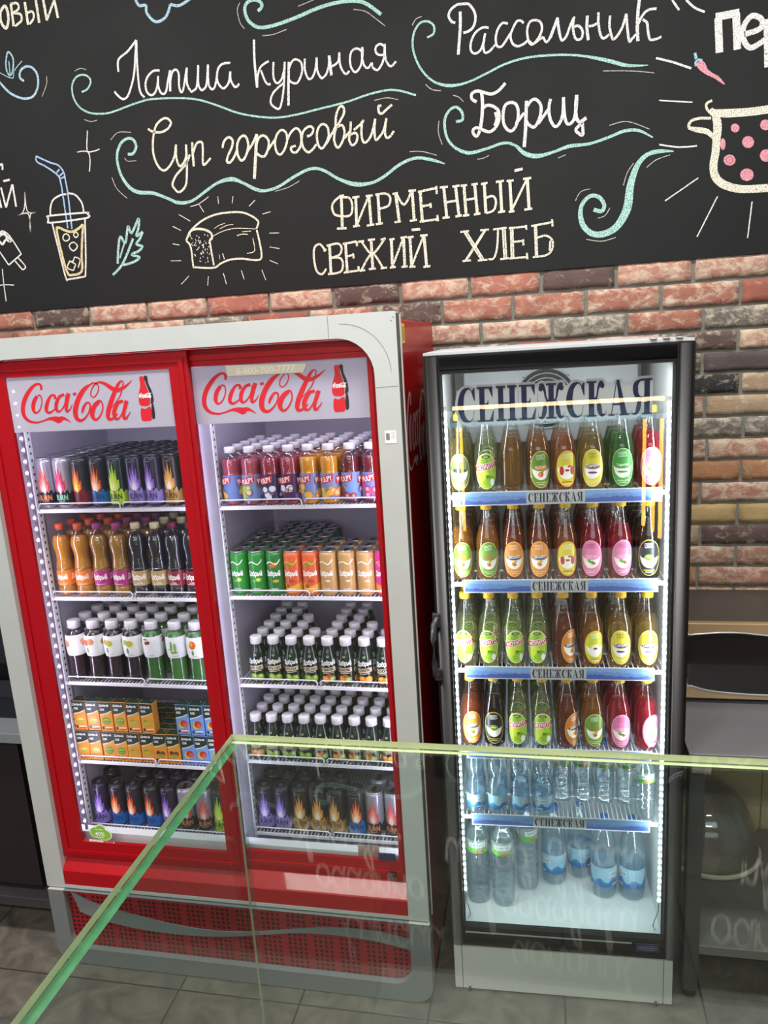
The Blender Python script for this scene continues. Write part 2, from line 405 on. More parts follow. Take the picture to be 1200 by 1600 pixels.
# ------------------------------------------------------------------ chalkboard with its drawings
BOARD = PM('1d1e1e', .7, noise=.05, nscale=3, bump=.04, spec=.2)
YB = -.004
board = MB().box((-3.2, YB, 2.166), (2.6, .02, 3.84), BOARD).build('chalkboard')
tag(board, 'black chalkboard covering the upper wall with soup names and drawings', 'chalkboard')
WH, CR_, MINT, BLU, PINK, CREAM, STRAW, DIM, PKD = 'eceae2', 'ede6cf', 'a9d2c8', 'a9cad8', 'e79ca8', 'e0cf9f', 'a8c4e6', 'b9b6ac', 'c08088'
def chalk(name, col, ox, oy, sc, w, strokes, parent=board, off=.0012, smooth=True, label=None, depth=0):
    mb = MB(); mt = chalkmat(col); k = 0
    for st in strokes:
        ww = w
        if isinstance(st, tuple): ww, st = st
        close = st.endswith('c'); st = st.rstrip('c ')
        pts = [tuple(float(q) for q in p.split(',')) for p in st.split()]
        ps = []
        for p in pts:
            q = on(ox + p[0] / sc, oy + p[1] / sc, 1, YB); ps.append((q.x, q.z, (p[2] if len(p) > 2 else ww) / sc / 1188.1 * 2.75))
        if smooth and len(ps) > 2: ps = cat(ps, 5, close)
        vs, fs = ribbon(ps, 1, close); mb.add([(x, YB - off - .00004 * k, z) for x, z in vs], fs, mt); k += 1
    o = mb.build(name, parent)
    if label: lab(o, label)
    return o
def accents(name, col, ox, oy, sc, w, strokes, label=None):
    for st in strokes: chalk(name, col, ox, oy, sc, w, [st])
def blob(name, col, ox, oy, sc, polys, off=.0010, label=None):
    mb = MB(); mt = chalkmat(col)
    for st in polys:
        pts = [tuple(float(q) for q in p.split(',')) for p in st.split()]
        q2 = [on(ox + x / sc, oy + z / sc, 1, YB) for x, z in cat(pts, 4, True)]
        vs, fs = fill([(q.x, q.z) for q in q2]); mb.add([(x, YB - off, z) for x, z in vs], fs, mt)
    o = mb.build(name, board)
    if label: lab(o, label)
    return o
chalk('chalk_lettering', WH, 160, 50, 5, 15, ["127,312 122,250 135,205 200,150 265,65", "265,65 258,200 245,350 205,490 165,525 125,500 95,465", "267,65 272,230 285,400 300,475 330,512",
 "448,303 400,305 355,350 338,410 350,470 385,495 415,470 432,410 436,345", "436,345 438,420 455,470 480,485 500,460 510,400 530,300", (17, "530,300 531,465"), "530,400 545,320 575,295 598,330 600,420 615,470 635,440 660,280",
 "660,280 662,400 690,460 710,462 740,420 750,260", "750,260 750,400 770,450 790,450 815,410 826,255", "826,255 830,400 855,448 880,430 895,350 905,290 940,250 1000,242",
 "895,350 905,400 940,440 965,430 990,390 1000,310", "1000,310 1005,380 1040,432 1070,405"], label='white chalk word Лапша')
chalk('chalk_lettering', WH, 390, 50, 5, 14, [(17, "35,60 38,200 50,350 60,435"), "60,430 65,340 90,270 150,228", "90,300 120,380 145,410 165,405",
 "188,235 185,320 195,380 220,400 250,370 270,300 275,235", "275,235 270,400 260,500 240,590 215,600 175,570 165,535 190,470 265,400",
 (17, "308,235 305,400 305,575"), "308,290 330,235 360,215 400,235 412,290 400,350 370,400 330,395 310,375",
 "432,210 432,290 450,350 470,370 495,350 515,290 525,200", "525,200 530,300 555,355 570,360 600,330 620,260 622,185",
 (20, "622,185 640,340"), "640,270 670,255 695,225 702,160", "702,160 705,240 725,300 755,330 780,305",
 "880,120 885,160 870,260 830,315 795,280 785,210 800,150 840,130 875,150", "880,120 880,200 900,270 930,280 955,240",
 "955,240 965,280 1000,298 1030,260 1050,200 1057,95", "1050,110 1020,95 990,115 985,155 1010,180 1045,180", "1057,95 1060,190 1080,250 1110,268 1145,230"], label='white chalk word куриная')
chalk('chalk_lettering', CR_, 220, 170, 5.714, 18, ["65,180 110,205 180,210 240,180 270,130 250,95 210,85 160,120 130,170 112,260 110,370 130,460 170,530 215,550 260,510 300,430 315,320",
 "315,320 318,430 345,510 375,495 405,430 405,320", "405,320 412,450 412,600 400,690 345,745 300,710 285,670 320,590 400,500 440,410",
 (20, "460,300 465,400 475,515"), "470,390 500,310 545,300 555,360 555,470 570,500 625,440"], label='white chalk word Суп')
chalk('chalk_lettering', CR_, 220, 170, 5.714, 19, ["730,350 745,290 785,255 820,280 815,340 780,420 770,470 795,480 830,440 860,370", "920,240 880,270 860,340 870,420 900,462 935,430 960,340 950,270 c",
 "955,380 1000,310 1035,230", (26, "1035,225 1028,400 1015,625"), "1035,310 1060,255 1100,240 1140,280 1140,350 1110,420 1075,425 1040,400"], label='first letters of the chalk word гороховый')
chalk('chalk_lettering', CR_, 410, 150, 5.4545, 17, ["50,460 105,375", "165,290 125,330 108,400 120,470 150,500 185,465 210,390 205,320 c",
 "215,370 245,310 290,275 325,310 335,380 350,440 390,480 430,455 462,410", "380,345 410,335 432,305 430,270 395,262 350,300 335,370 325,430 290,480 255,475 245,440 285,425",
 "515,240 480,270 465,330 475,410 505,448 540,410 565,340 555,265 c", "545,410 600,310 625,260",
 "625,260 630,160 660,95 690,95 695,150 660,220 625,290 612,370 630,430 655,435 690,370 700,300 680,250 640,265", "700,360 755,290",
 "755,220 750,300 740,370 765,420 800,395 810,340 790,315 755,330", "780,290 840,240 865,205", "850,215 845,320 860,390 890,390 930,330 962,200",
 "962,195 955,290 965,370 990,360 1035,290 1058,190", "1058,190 1045,290 1055,350 1085,350 1122,300", "1015,85 990,90 995,140 1020,150 1060,115 1105,75"], label='last letters of the chalk word гороховый')
chalk('chalk_lettering', WH, 690, 0, 6.316, 18, [(24, "183,115 185,250 175,400 165,540"), (20, "135,225 100,215 70,160 90,100 150,50 220,40 270,45 320,110 335,190 310,270 265,310 215,325"),
 "465,275 400,275 330,330 290,420 290,500 330,530 380,500 410,430 430,330", "430,330 415,430 420,510 450,520 490,490 530,440",
 "655,235 600,230 555,290 535,370 545,450 580,465 610,440 680,330", "810,230 780,205 740,215 700,290 680,360 700,430 750,458 810,435 850,400",
 "920,200 870,220 845,290 850,370 870,430 905,435 960,370 990,290 975,220 c", "870,410 900,435 960,395 1000,365",
 "1000,365 1030,415 1060,390 1100,290 1143,175", "1143,175 1160,300 1180,390 1200,395"], label='first letters of the chalk word Рассольник')
chalk('chalk_lettering', WH, 860, 0, 6.667, 20, ["0,400 40,290 75,185", "75,185 85,300 110,410 135,415 170,370 210,260 250,175", "245,180 235,270 245,360 270,410 310,410 335,370 330,310 290,270 250,280",
 (24, "385,165 380,290 395,420"), "400,275 450,265 495,240", "500,130 500,240 520,360 550,400 590,380 610,360",
 "622,165 615,270 635,370 655,410 700,370 750,280 790,145", "790,145 800,280 820,430 850,405 890,360",
 (26, "925,0 910,150 905,300 912,430"), "915,250 960,160 1020,105 1105,92", "960,205 1005,240 1015,320 1030,400 1050,418 1100,408 1155,385"], label='last letters of the chalk word Рассольник')
chalk('chalk_lettering', WH, 720, 120, 5.4545, 21, ["135,215 95,190 95,145 140,122 200,135 260,148 320,120 380,55", (24, "178,140 185,230 180,350 165,450"), "165,450 140,505 110,490 105,455 135,435 180,450 240,470 290,440 325,370 320,290 270,250 220,245 190,270",
 (30, "300,300 312,360 295,420"), "420,220 375,250 360,330 370,410 410,460 450,450 480,390 490,300 470,235 c", "470,400 540,310", (24, "560,205 555,350 550,480 540,600"),
 "560,260 600,205 640,195 680,240 680,320 650,400 620,430 580,410 560,380", "660,400 745,280",
 "765,190 750,270 765,370 805,425 845,390 870,310 875,175", "875,175 880,290 895,380 925,405 965,360 985,250 988,155", (24, "988,155 980,260 985,350 1015,385 1070,350"), "1035,390 1040,495 1000,480 980,450 1020,405 1040,380"], label='white chalk word Борщ')
chalk('chalk_lettering', CR_, 480, 260, 3, 9, [(12, "160,135 165,285"), "140,292 185,290", "150,140 172,136", "145,148 118,180 125,220 150,232 200,230 212,190 200,150 165,145 c",
 (12, "228,145 232,278"), "232,278 288,140", (12, "290,140 300,272"), "212,147 245,142", "215,282 248,278", "275,140 308,136", "280,278 315,272",
 (12, "332,132 340,268"), "320,133 370,128 390,150 380,185 335,200", "322,272 355,266", (12, "415,128 432,258"), "418,128 455,180 490,115", (12, "492,115 502,250"), "400,130 425,125", "410,262 440,257", "475,116 510,112", "482,256 515,250",
 (12, "530,118 540,255"), "520,120 605,102", "605,92 608,130", "538,188 578,180", "578,172 580,195", "528,260 612,248", "610,228 614,258",
 (12, "640,98 655,240"), "645,170 705,160", (12, "695,92 712,232"), "622,100 660,96", "635,242 668,238", "680,96 715,90", "695,236 725,230",
 (12, "735,90 745,225"), "742,158 790,150", (12, "785,85 798,222"), "720,92 750,88", "730,232 760,228", "770,86 800,82", "782,226 812,221",
 (12, "830,80 838,220"), "835,150 870,140 885,165 875,205 840,220", (12, "905,70 912,212"), "815,84 845,78", "885,74 922,68", "895,216 928,211",
 (12, "950,68 958,208"), "958,208 1030,60", (12, "1032,60 1040,200"), "935,70 968,66", "1012,60 1050,55", "945,214 972,210", "1018,204 1055,198", (11, "972,22 1010,12")], label='cream chalk capitals ФИРМЕННЫЙ')
chalk('chalk_lettering', CR_, 480, 260, 3, 9, ["82,390 60,365 35,380 32,430 45,490 70,505 90,480", "78,398 90,388", (12, "105,370 112,500"), "92,372 145,362 162,385 150,415 110,430", "110,428 155,430 168,460 155,495 98,505",
 (12, "180,362 188,492"), "168,364 232,352", "232,352 234,375", "185,422 215,416", "215,408 218,432", "172,498 242,488", "240,468 243,490",
 (12, "300,345 308,478"), "255,352 305,410 360,345", "255,485 305,410 355,475", "240,354 268,350", "285,346 318,342", "345,344 368,338", "245,490 272,486", "290,482 322,478", "345,478 375,474",
 (12, "395,342 400,470"), "400,470 450,338", (12, "452,335 458,468"), "385,344 410,340", "388,475 415,471", "438,336 468,331", "442,472 472,468",
 (12, "482,332 490,468"), "490,468 545,328", (12, "548,325 560,466"), "470,334 500,330", "480,472 508,469", "530,326 565,322", "545,472 578,467", (11, "490,298 530,295")], label='cream chalk capitals СВЕЖИЙ')
chalk('chalk_lettering', CR_, 480, 260, 3, 8, [(7, "734,305 818,440"), (7, "744,303 828,438"), (11, "835,298 745,440"), "718,308 758,303", "812,300 852,296", "728,444 768,440", "800,442 845,437",
 "895,292 890,380 875,430 850,435", (7, "916,288 924,430"), (7, "926,287 934,429"), "872,296 935,288", "905,435 945,430", (7, "954,290 958,430"), (7, "963,289 967,429"), "945,290 1028,282", "1025,275 1028,298", "962,355 1010,350", "1012,342 1014,370", "948,432 1030,425", "1030,405 1032,436",
 (13, "1070,275 1075,418"), "1050,280 1150,262", "1148,248 1150,282", "1078,335 1120,325 1150,350 1145,395 1115,418 1058,425", (8, "1140,348 1136,395")], label='cream chalk capitals ХЛЕБ')
chalk('chalk_lettering', CR_, 0, 0, 4.615, 15, [(19, "35,45 5,90 10,160 45,205 62,150 55,80 c"), (18, "80,30 100,190"), "78,28 125,25 135,65 95,95", "100,95 150,105 155,150 110,190", (18, "180,15 205,180"), "195,95 235,85 245,130 215,175", (18, "258,-10 285,165"), (18, "310,-20 340,148"), "340,148 400,-20", (18, "390,-15 420,130")], smooth=True, label='cream chalk letters ОВЫЙ at the left edge')
chalk('chalk_lettering', WH, 0, 230, 4.615, 14, ["8,290 45,435", "45,435 90,270", "92,270 118,430", "25,245 72,235", "-20,300 12,438", "0,130 18,125 20,165"], label='white chalk letters АЙ at the left edge')
chalk('chalk_lettering', WH, 600, 0, 2, 18, ["1044,56 1048,165", "1036,54 1110,40", "1100,42 1104,155", (13, "1125,108 1175,90 1180,62 1150,50 1125,80 1122,120 1145,150 1190,125"), "1198,60 1200,210", (13, "1200,70 1230,50 1255,75 1250,110 1205,125")], label='bold white chalk heading Пер')
# flourishes
chalk('chalk_flourish', MINT, 0, 0, 1, 2.6, ["128,144 137,139 142,128 138,120 129,117 119,121 113,134 115,152 124,167 139,176 156,178 173,176 195,168 217,160 238,155 280,153.5 310,156 340,165 370,176 400,182 430,184 460,180 500,170 540,160 575,148 605,141 625,142 650,149"], label='thin mint wave under the first soup name')
chalk('chalk_flourish', MINT, 0, 0, 1, 4, ["200,241 208,240 213,229 208,218 198,217 188,226 183,245 188,270 200,290,5 215,300,5.5 240,302,5 262,310 280,317,5 300,314 320,300 340,286 362,280,6 380,286 400,296,5 415,298 435,292 460,276 485,264 505,266 530,280 555,288,6 580,286 600,276 625,257,4 650,247 675,250 695,256,1.5"], label='mint wave under the word Суп')
chalk('chalk_flourish', MINT, 200, 0, 2.857, 13, ["580,50 598,30 590,8 560,0 530,15 522,50 540,95 580,122 625,120 680,105 760,75 840,40 920,15 1000,5 1060,15 1130,65"], label='mint wave at the top edge')
chalk('chalk_flourish', MINT, 600, 0, 2, 5.5, ["135,118 155,105 155,80 135,67 110,75 92,110 92,160 115,215 155,255 205,268,8 260,258 320,230 380,200 450,180 540,172 620,175 700,190,9 760,205,8 825,204,2"], label='mint wave under the word Рассольник')
chalk('chalk_flourish', MINT, 600, 0, 2, 7, ["225,380 245,375 243,350 225,335 205,345 190,375 195,425 220,460 265,478,9 320,465 375,447 410,455 440,480,11 480,488,11 530,475 580,457,9 640,450 700,430 750,410,8 795,408 840,430,3"], label='mint wave under the word Борщ')
chalk('chalk_flourish', MINT, 600, 0, 2, 10, ["655,655 680,660 688,640 670,615 640,615 615,650,11 620,700,14 650,730,15 690,730,17 730,705,19 760,650,22 770,580,19 790,520,14 820,485,11 860,473,10 905,473,3"], label='large mint curl beside the word ХЛЕБ')
chalk('chalk_flourish', BLU, 200, 0, 2.857, 11, ["30,-10 50,25 80,25 85,60 125,98 170,75 190,20", "190,20 230,25 285,-10"], label='pale blue cloud edge')
chalk('chalk_flourish', BLU, 0, 0, 4.615, 15, ["-30,560 60,660 130,700 190,712 245,690 275,620 270,540 235,490 190,480 150,510 145,560 175,585", (11, "60,375 45,440 50,510 75,545 95,500 95,420 c"), (7, "65,440 75,540"), (6, "0,525 90,565 105,510 160,440")], label='pale blue curl with a leaf')
accents('chalk_accent_line', DIM, 0, 0, 1, 1.1, ["117,111 126,107 135,109", "132,187 142,190 152,188", "585,157 605,153 622,156", "173,219 185,207 205,207", "175,277 183,295 199,310", "195,247 200,252 213,251", "430,299 450,293 468,283", "640,237 660,237 683,243",
 "375,4 371,16 375,35 382,45", "410,56 427,54 448,46", "466,10 490,0", "552,15 571,18 588,30 602,41", "644,40 650,30 659,26", "665,132 675,140 689,142", "942,111 985,111 1022,114", "708,149 717,152 724,159", "686,189 685,207 691,226", "746,249 756,247 764,243", "872,247 884,242", "952,196 980,190 1015,202",
 "899,314 907,300 922,295", "934,341 945,337 953,325", "916,374 940,377 962,371", "1010,262 1025,250 1047,242", "990,255 980,270 974,290", "73,119 73,132 66,151", "108,0 116,-4"])
accents('chalk_accent_line', WH, 0, 0, 1, 1.6, [(2.6, "1025,91 1050,97 1080,107"), "1030,157 1082,160", (2, "1030,226 1060,230 1089,228"), "1091,278 1039,314", "1121,307 1089,370", "1175,315 1168,372", (2.6, "1050,0 1061,16"), (2.6, "1072,0 1085,12 1101,19"),
 "137,204 136,228 138,237 148,236 156,233", "140,268 141,250 138,238 128,236.5 121,238", "39,300 41,322 45,332 56,332", "48,363 47,345 44,334 36,334 28,337", "39,300 39,320 36,332 28,337", "48,363 47,350 48,335 56,332", "4,420 6,442 10,471", "-4,447 6,445 22,445.5"])
# loaf of bread
chalk('chalk_drawing', CR_, 270, 300, 6.667, 18, ["170,430 220,370 320,290 450,235 600,212 730,215 830,255 890,305 885,350 870,385", (22, "155,470 190,405 260,385 340,395 400,430 410,480 385,500"), "385,500 400,600 430,765", "155,470 145,510 180,550 200,640 215,770 240,785 430,790 500,745 600,705 720,695 850,710 915,700 925,640 905,520 875,395",
 (7, "420,460 520,410 640,380 760,380 860,385"), (6, "435,380 480,350 545,325"), (6, "490,385 560,350 630,338"), (9, "670,455 720,440 785,442"), (6, "725,415 815,408"), (8, "835,480 855,590 840,625 775,640"), (9, "520,640 540,700"), (5, "485,650 492,705")], label='loaf of bread drawn in cream chalk')
cr = random.Random(5)
chalk('chalk_drawing', WH, 270, 300, 6.667, 7, ["%d,%d %d,%d" % (x, y, x + cr.randint(-8, 10), y + cr.randint(8, 22)) for x, y in [(cr.randint(185 + int((yy - 440) * .12), 365 + int((yy - 440) * .14)), yy) for yy in [cr.randint(440, 740) for _ in range(52)]]], label='crumb marks of the bread slice')
accents('chalk_accent_line', WH, 270, 300, 6.667, 7, ["185,152 270,125 375,50", "275,130 325,210", "65,235 185,305", "0,358 88,402", "0,540 70,553", "-20,718 88,716", "170,875 90,962", "372,880 365,975", "528,845 560,960", "715,818 745,910", "928,810 970,918", "1010,712 1095,748", "1012,573 1112,590", "1008,428 1110,427", "935,230 1022,205", "795,150 858,85", "628,45 620,118", "470,45 478,122"], label='rays round the bread')
# cup, straw, ice cream, mint leaf
chalk('chalk_drawing', WH, 0, 230, 4.615, 12, ["365,495 365,440 385,380 440,345 480,340", "495,332 545,345 590,400 605,465", "350,510 360,495 620,472 630,480 628,510 370,545 350,530 c", "378,550 430,760 478,945 500,952 618,932", "618,932 620,780 614,520"], label='white chalk drink cup with domed lid')
chalk('chalk_drawing', CREAM, 0, 230, 4.615, 17, ["410,595 430,582 470,600 520,610 570,585 600,562 595,640 590,780 590,895 520,922 485,900 440,740 c"], label='cream chalk drink inside the cup')
chalk('chalk_drawing', CR_, 0, 230, 4.615, 9, ["478,625 458,640 458,665 480,677 500,662 498,638 c", "548,612 532,630 548,652 565,632 c", "530,685 500,712 530,748 560,715 c", "540,792 578,810 565,868", "525,830 540,792", "505,820 548,845", "548,845 530,890", "530,890 488,868 505,820"], label='bubbles and ice cubes in the cup')
chalk('chalk_drawing', STRAW, 0, 230, 4.615, 11, ["262,65 360,110 420,130 460,180 475,250 492,345 520,590", "262,65 268,105 340,145 420,205 440,260 455,345 490,585", "410,185 430,160", "425,215 455,185", "440,225 468,215"], label='pale blue chalk straw')
chalk('chalk_drawing', WH, 0, 230, 4.615, 10, ["0,620 20,605 70,640 155,770", "0,755 65,850", "65,850 155,770", "110,820 165,885", "165,885 185,860 130,795", (20, "0,640 30,625 80,680 40,660"), (16, "0,680 20,700 40,670")], label='white chalk ice lolly')
chalk('chalk_drawing', MINT, 0, 230, 4.615, 17, ["815,922 880,850 930,740 960,660", "850,840 855,720 870,645 905,690 925,570 950,620 1000,515 1000,580 985,640 1030,610", "1030,610 1010,660 985,700 1028,715 1000,750 950,775 1008,795 960,830 890,850", (12, "865,800 890,720 900,690")], label='mint chalk leaf')
# chili and pot
blob('chalk_drawing', PINK, 1000, 50, 5.333, ["470,262 510,240 540,258 565,310 600,340 660,375 708,438 680,428 620,388 550,355 500,320 475,290"], label='pink chalk chilli pepper')
chalk('chalk_drawing', BLU, 1000, 50, 5.333, 14, [(18, "457,175 468,225"), "465,285 463,250 490,232 520,238"], label='pale blue pepper stalk')
chalk('chalk_drawing', CR_, 1000, 50, 5.333, 52, ["600,665,30 700,678 840,672 950,662 1067,645 1200,628", (16, "600,572 556,596 556,640 600,690"), "590,640,20 625,690,45 645,780,55 637,900 628,1010 612,1100 620,1190 670,1255 760,1295 870,1310 1067,1300 1200,1292", (18, "590,720 500,720 430,740 405,780 415,808"), (34, "410,800,20 470,815 560,832 612,885,20")], label='cream chalk cooking pot')
def circ(cx, cy, r, ry=None): return ' '.join('%.1f,%.1f' % (cx + r * math.cos(a * .785), cy + (ry or r) * math.sin(a * .785)) for a in range(8))
blob('chalk_drawing', PINK, 1000, 50, 5.333, [circ(792, 800, 36), circ(1045, 775, 45), circ(900, 918, 50), circ(690, 935, 22, 48), circ(745, 1068, 50, 46), circ(1050, 1030, 52), circ(890, 1190, 56, 52), circ(1170, 900, 50), circ(1160, 1150, 50)], label='pink chalk spots on the pot')
chalk('chalk_drawing', PKD, 1000, 50, 5.333, 10, [circ(745, 1066, 28, 26) + ' c'])
# chalk above the picture's edge, seen only mirrored in the glass case
def chalkw(strokes, w=.012):
    mb = MB(); mt = chalkmat(WH)
    for k, st in enumerate(strokes):
        vs, fs = ribbon(cat(st, 6), w); mb.add([(x, YB - .0012 - .00004 * k, z) for x, z in vs], fs, mt)
    return mb.build('chalk_lettering', board)
def script_word(x, z, n, h, seed):
    rg = random.Random(seed); out = []; cx = x
    for i in range(n):
        t = rg.choice('uoanlg'); w = h * .62
        if t == 'u': s_ = [(0, 1), (.1, .2), (.4, 0), (.75, .35), (.8, 1), (.85, .2), (1.05, 0)]
        elif t == 'o': s_ = [(.5, 1), (.05, .6), (.2, .05), (.7, .05), (.85, .6), (.5, 1), (1.05, .7)]
        elif t == 'a': s_ = [(.8, .9), (.3, 1), (.05, .4), (.4, 0), (.8, .5), (.8, .95), (.85, .1), (1.05, 0)]
        elif t == 'n': s_ = [(0, 1), (.05, 0), (.2, .7), (.6, 1), (.75, .6), (.8, 0), (1.05, .2)]
        elif t == 'l': s_ = [(0, .3), (.5, 1.7), (.3, 1.9), (.2, .6), (.5, 0), (1.05, .3)]
        else: s_ = [(.8, .9), (.2, .9), (.1, .3), (.6, .1), (.8, .9), (.7, -.8), (.3, -.9), (.5, -.3), (1.05, .2)]
        out.append([(cx + a * w, z + b_ * h + i * .004) for a, b_ in s_]); cx += w * 1.05
    return out
for (x, z, n, h, sd) in [(-.9, 3.02, 8, .09, 1), (-.25, 3.05, 5, .10, 2), (.15, 3.02, 6, .09, 3), (-.8, 3.22, 7, .10, 4), (-.1, 3.27, 9, .10, 5), (-.7, 3.45, 6, .11, 6), (0, 3.5, 7, .11, 7), (.75, 3.3, 7, .12, 8), (.85, 3.05, 5, .1, 9)]:
    chalkw(script_word(x, z + .15, n, h, sd))

# ------------------------------------------------------------------ lettering and logo art
def px2(pts, ox, oy, sc, axis, val, closed=False, sub=5, wk=2.7):
    q = []
    for p in pts.split():
        a = [float(x) for x in p.split(',')]; w = on(ox + a[0] / sc, oy + a[1] / sc, axis, val)
        h = w.y if axis == 0 else w.x
        q.append((h, w.z, (a[2] if len(a) > 2 else 1) / sc / FPX * wk))
    return cat(q, sub, closed) if len(q) > 2 else q
COKE = ["215,158,16 214,122,16 180,112,14 130,150,22 82,220,28 58,290,28 60,350,26 88,392,20 130,412,14",
        "112,405,14 160,412,12 210,402,9 270,382,16 320,385,34 345,392,38 375,378,24 410,388,12 445,411,3",
        "180,205,20 150,252,26 142,310,24 162,338,12 195,312,9 215,255,8 210,208,9 185,198,12",
        "325,228,20 322,200,14 290,205,14 258,262,24 248,318,22 275,335,14 322,305,8",
        "402,192,16 360,212,18 332,270,24 335,318,20 362,322,10 400,272,9 418,196,10", "438,182,24 412,290,22 418,326,14 445,305,8 462,272,5",
        "474,192,16 502,184,14",
        "610,118,12 560,160,26 512,235,30 486,315,32 492,375,28 530,395,16 575,362,10 606,305,10 606,262,12 580,258,12 552,298,18 540,335,10",
        "600,125,10 650,100,8 685,125,7 678,172,7 648,210,7 622,200,7 625,160,7 655,115,8 700,95,12 750,112,20 805,148,26 850,155,22 910,125,14 965,78,2",
        "685,245,22 642,285,28 622,350,28 645,388,16 682,365,10 712,300,9 705,248,10 680,238,12",
        "895,92,7 875,84,8 845,118,18 795,220,28 755,325,28 755,380,22 792,378,12 832,340,7", "893,95,7 865,190,7 820,255,6 775,300,5",
        "882,242,16 842,255,18 805,320,26 808,370,22 835,380,10 872,330,9 898,245,10", "912,238,24 882,335,22 885,380,16 915,358,8 935,325,5", "905,374,7 910,384,7"]
BOT_R = ["1026,56 1060,52 1070,100 1092,165 1104,235 1096,272 1060,282 1016,268 1012,195 1030,120"]
BOT_R2 = ["1024,302 1060,304 1104,288 1110,385 1066,398 1026,390"]
BOT_K = ["1062,50 1090,48 1096,100 1124,170 1134,240 1120,262 1108,262 1110,215 1098,165 1076,100", "1112,278 1130,268 1138,368 1114,376"]
def coke_art(x0y, dx=0.0, name='sign_band', parent=None, tape=False):
    pass
LOGO = [px2(s_, 310, 560, 4.8, 1, -.685) for s_ in COKE]
BOTR = [[p[:2] for p in px2(s_, 310, 560, 4.8, 1, -.685, True, 3)] for s_ in BOT_R + BOT_R2]
BOTK = [[p[:2] for p in px2(s_, 310, 560, 4.8, 1, -.685, True, 3)] for s_ in BOT_K]
LX0 = min(p[0] for s_ in LOGO for p in s_); LX1 = max(p[0] for s_ in LOGO for p in s_)
LOGO_L = LX0
LZ0 = min(p[1] for s_ in LOGO for p in s_); LZ1 = max(p[1] for s_ in LOGO for p in s_)
INK = PM('d0222c', .4); INKK = PM('2b2527', .4); INKW = PM('f0eef2', .4); TCREAM = PM('e6ddc4', .5)
# ------------------------------------------------------------------ the red sliding-door cooler
CX0, CX1, CY0, CY1, CZ1 = -1.475, -.199, -.739, -.06, 2.045
cooler = empty('drink_cooler', (-.84, -.40, 0)); tag(cooler, 'large red double sliding-door drinks cooler with silver frame', 'drinks cooler')
cooler_off = Vector((-.84, -.40, 0))
def cpart(mb, name, parent=None, l=None, **k):
    mb.v = [tuple(Vector(p) - cooler_off) for p in mb.v]
    o = mb.build(name, parent or cooler, **k)
    if l: lab(o, l)
    return o
# body shell: side panels, top, back, base
bd = MB(); 
bd.rbox((CX1 - .05, -.70, .03), (CX1 - .004, CY1, CZ1 - .02), RED, .004)
bd.rbox((CX0 + .004, -.70, .03), (-1.412, CY1, CZ1 - .02), RED, .004)
bd.box((-1.42, -.66, CZ1 - .06), (-.25, CY1, CZ1 - .022), RED)
bd.box((-1.42, CY1 - .03, .05), (-.25, CY1, CZ1 - .06), RED)
bd.box((-1.42, -.66, .05), (-.25, CY1 - .03, .33), RED)
cpart(bd, 'body')
inn = MB()
inn.box((-1.411, -.12, .33), (-.250, -.0901, CZ1 - .061), INWALL)         # back liner
inn.box((-1.4115, -.672, .33), (-1.4100, -.12, 1.984), INWALL)
inn.box((-.262, -.66, .33), (-.2501, -.12, 1.984), INWALL)
inn.box((-.825, -.672, .36), (-.797, -.12, 1.984), INWALL)                 # centre divider
inn.box((-1.405, -.66, 1.965), (-.262, -.12, 1.984), INWALL)
inn.box((-1.405, -.64, .331), (-.262, -.12, .372), INWALL)
inn.box((-1.405, -.672, .331), (-.262, -.64, .455), WHITE)                 # front sill
for x in (-1.4099, -.797):                                                  # slotted shelf uprights
    for y in (-.56,):
        inn.box((x - .0005, y - .012, .4), (x + .003, y + .012, 1.9), WHITE)
        z = .42
        while z < 1.88: inn.box((x + .0031, y - .003, z), (x + .0035, y + .003, z + .008), BLACK); z += .022
cpart(inn, 'liner')
# silver front frame with rounded inner top corners
def rrect(x0, z0, x1, z1, rtl, rtr, rbr, rbl, n=8):
    out = []
    for cx, cz, r_, a0 in ((x1 - rtr, z1 - rtr, rtr, 0), (x0 + rtl, z1 - rtl, rtl, 90), (x0 + rbl, z0 + rbl, rbl, 180), (x1 - rbr, z0 + rbr, rbr, 270)):
        if r_ < 1e-4: out.append((cx, cz)); continue
        for i in range(n + 1): out.append((cx + r_ * math.cos(R(a0 + 90 * i / n)), cz + r_ * math.sin(R(a0 + 90 * i / n))))
    return out
def frame(mb, outer, inner, y0, y1, m, mi=None):
    """ring between two outlines with the same start; front y0, back y1"""
    vs = [(p[0], y0, p[1]) for p in outer] + [(p[0], y0, p[1]) for p in inner]
    tri = tessellate_polygon([[Vector((p[0], p[1], 0)) for p in outer], [Vector((p[0], p[1], 0)) for p in reversed(inner)]])
    no, ni = len(outer), len(inner); mp_ = lambda i: i if i < no else no + (ni - 1 - (i - no))
    fs = [tuple(mp_(i) for i in t) for t in tri]
    n = no + ni; vs2 = vs + [(x, y1, z) for x, y, z in vs]
    fs2 = fs + [tuple(n + i for i in reversed(t)) for t in fs] + [(i, (i + 1) % no, n + (i + 1) % no, n + i) for i in range(no)]
    mb.add(vs2, fs2, m)
    mb.add(vs2, [(no + (i + 1) % ni, no + i, n + no + i, n + no + (i + 1) % ni) for i in range(ni)], mi or m)
fr = MB()
frame(fr, rrect(CX0, .288, CX1 - .002, CZ1, .012, .006, .001, .001), rrect(-1.408, .3, -.263, 1.987, .10, .095, .001, .001), CY0, -.705, SILVER)
fr.box((-.263, CY0 + .001, .2885), (-.262, -.706, .30), SILVER)
o = cpart(fr, 'front_frame')
sm_ = MB()                                                                 # seams and screws of the frame
arc = [(-.345 + .125 * math.cos(R(a)), 1.897 + .125 * math.sin(R(a))) for a in range(0, 91, 9)]
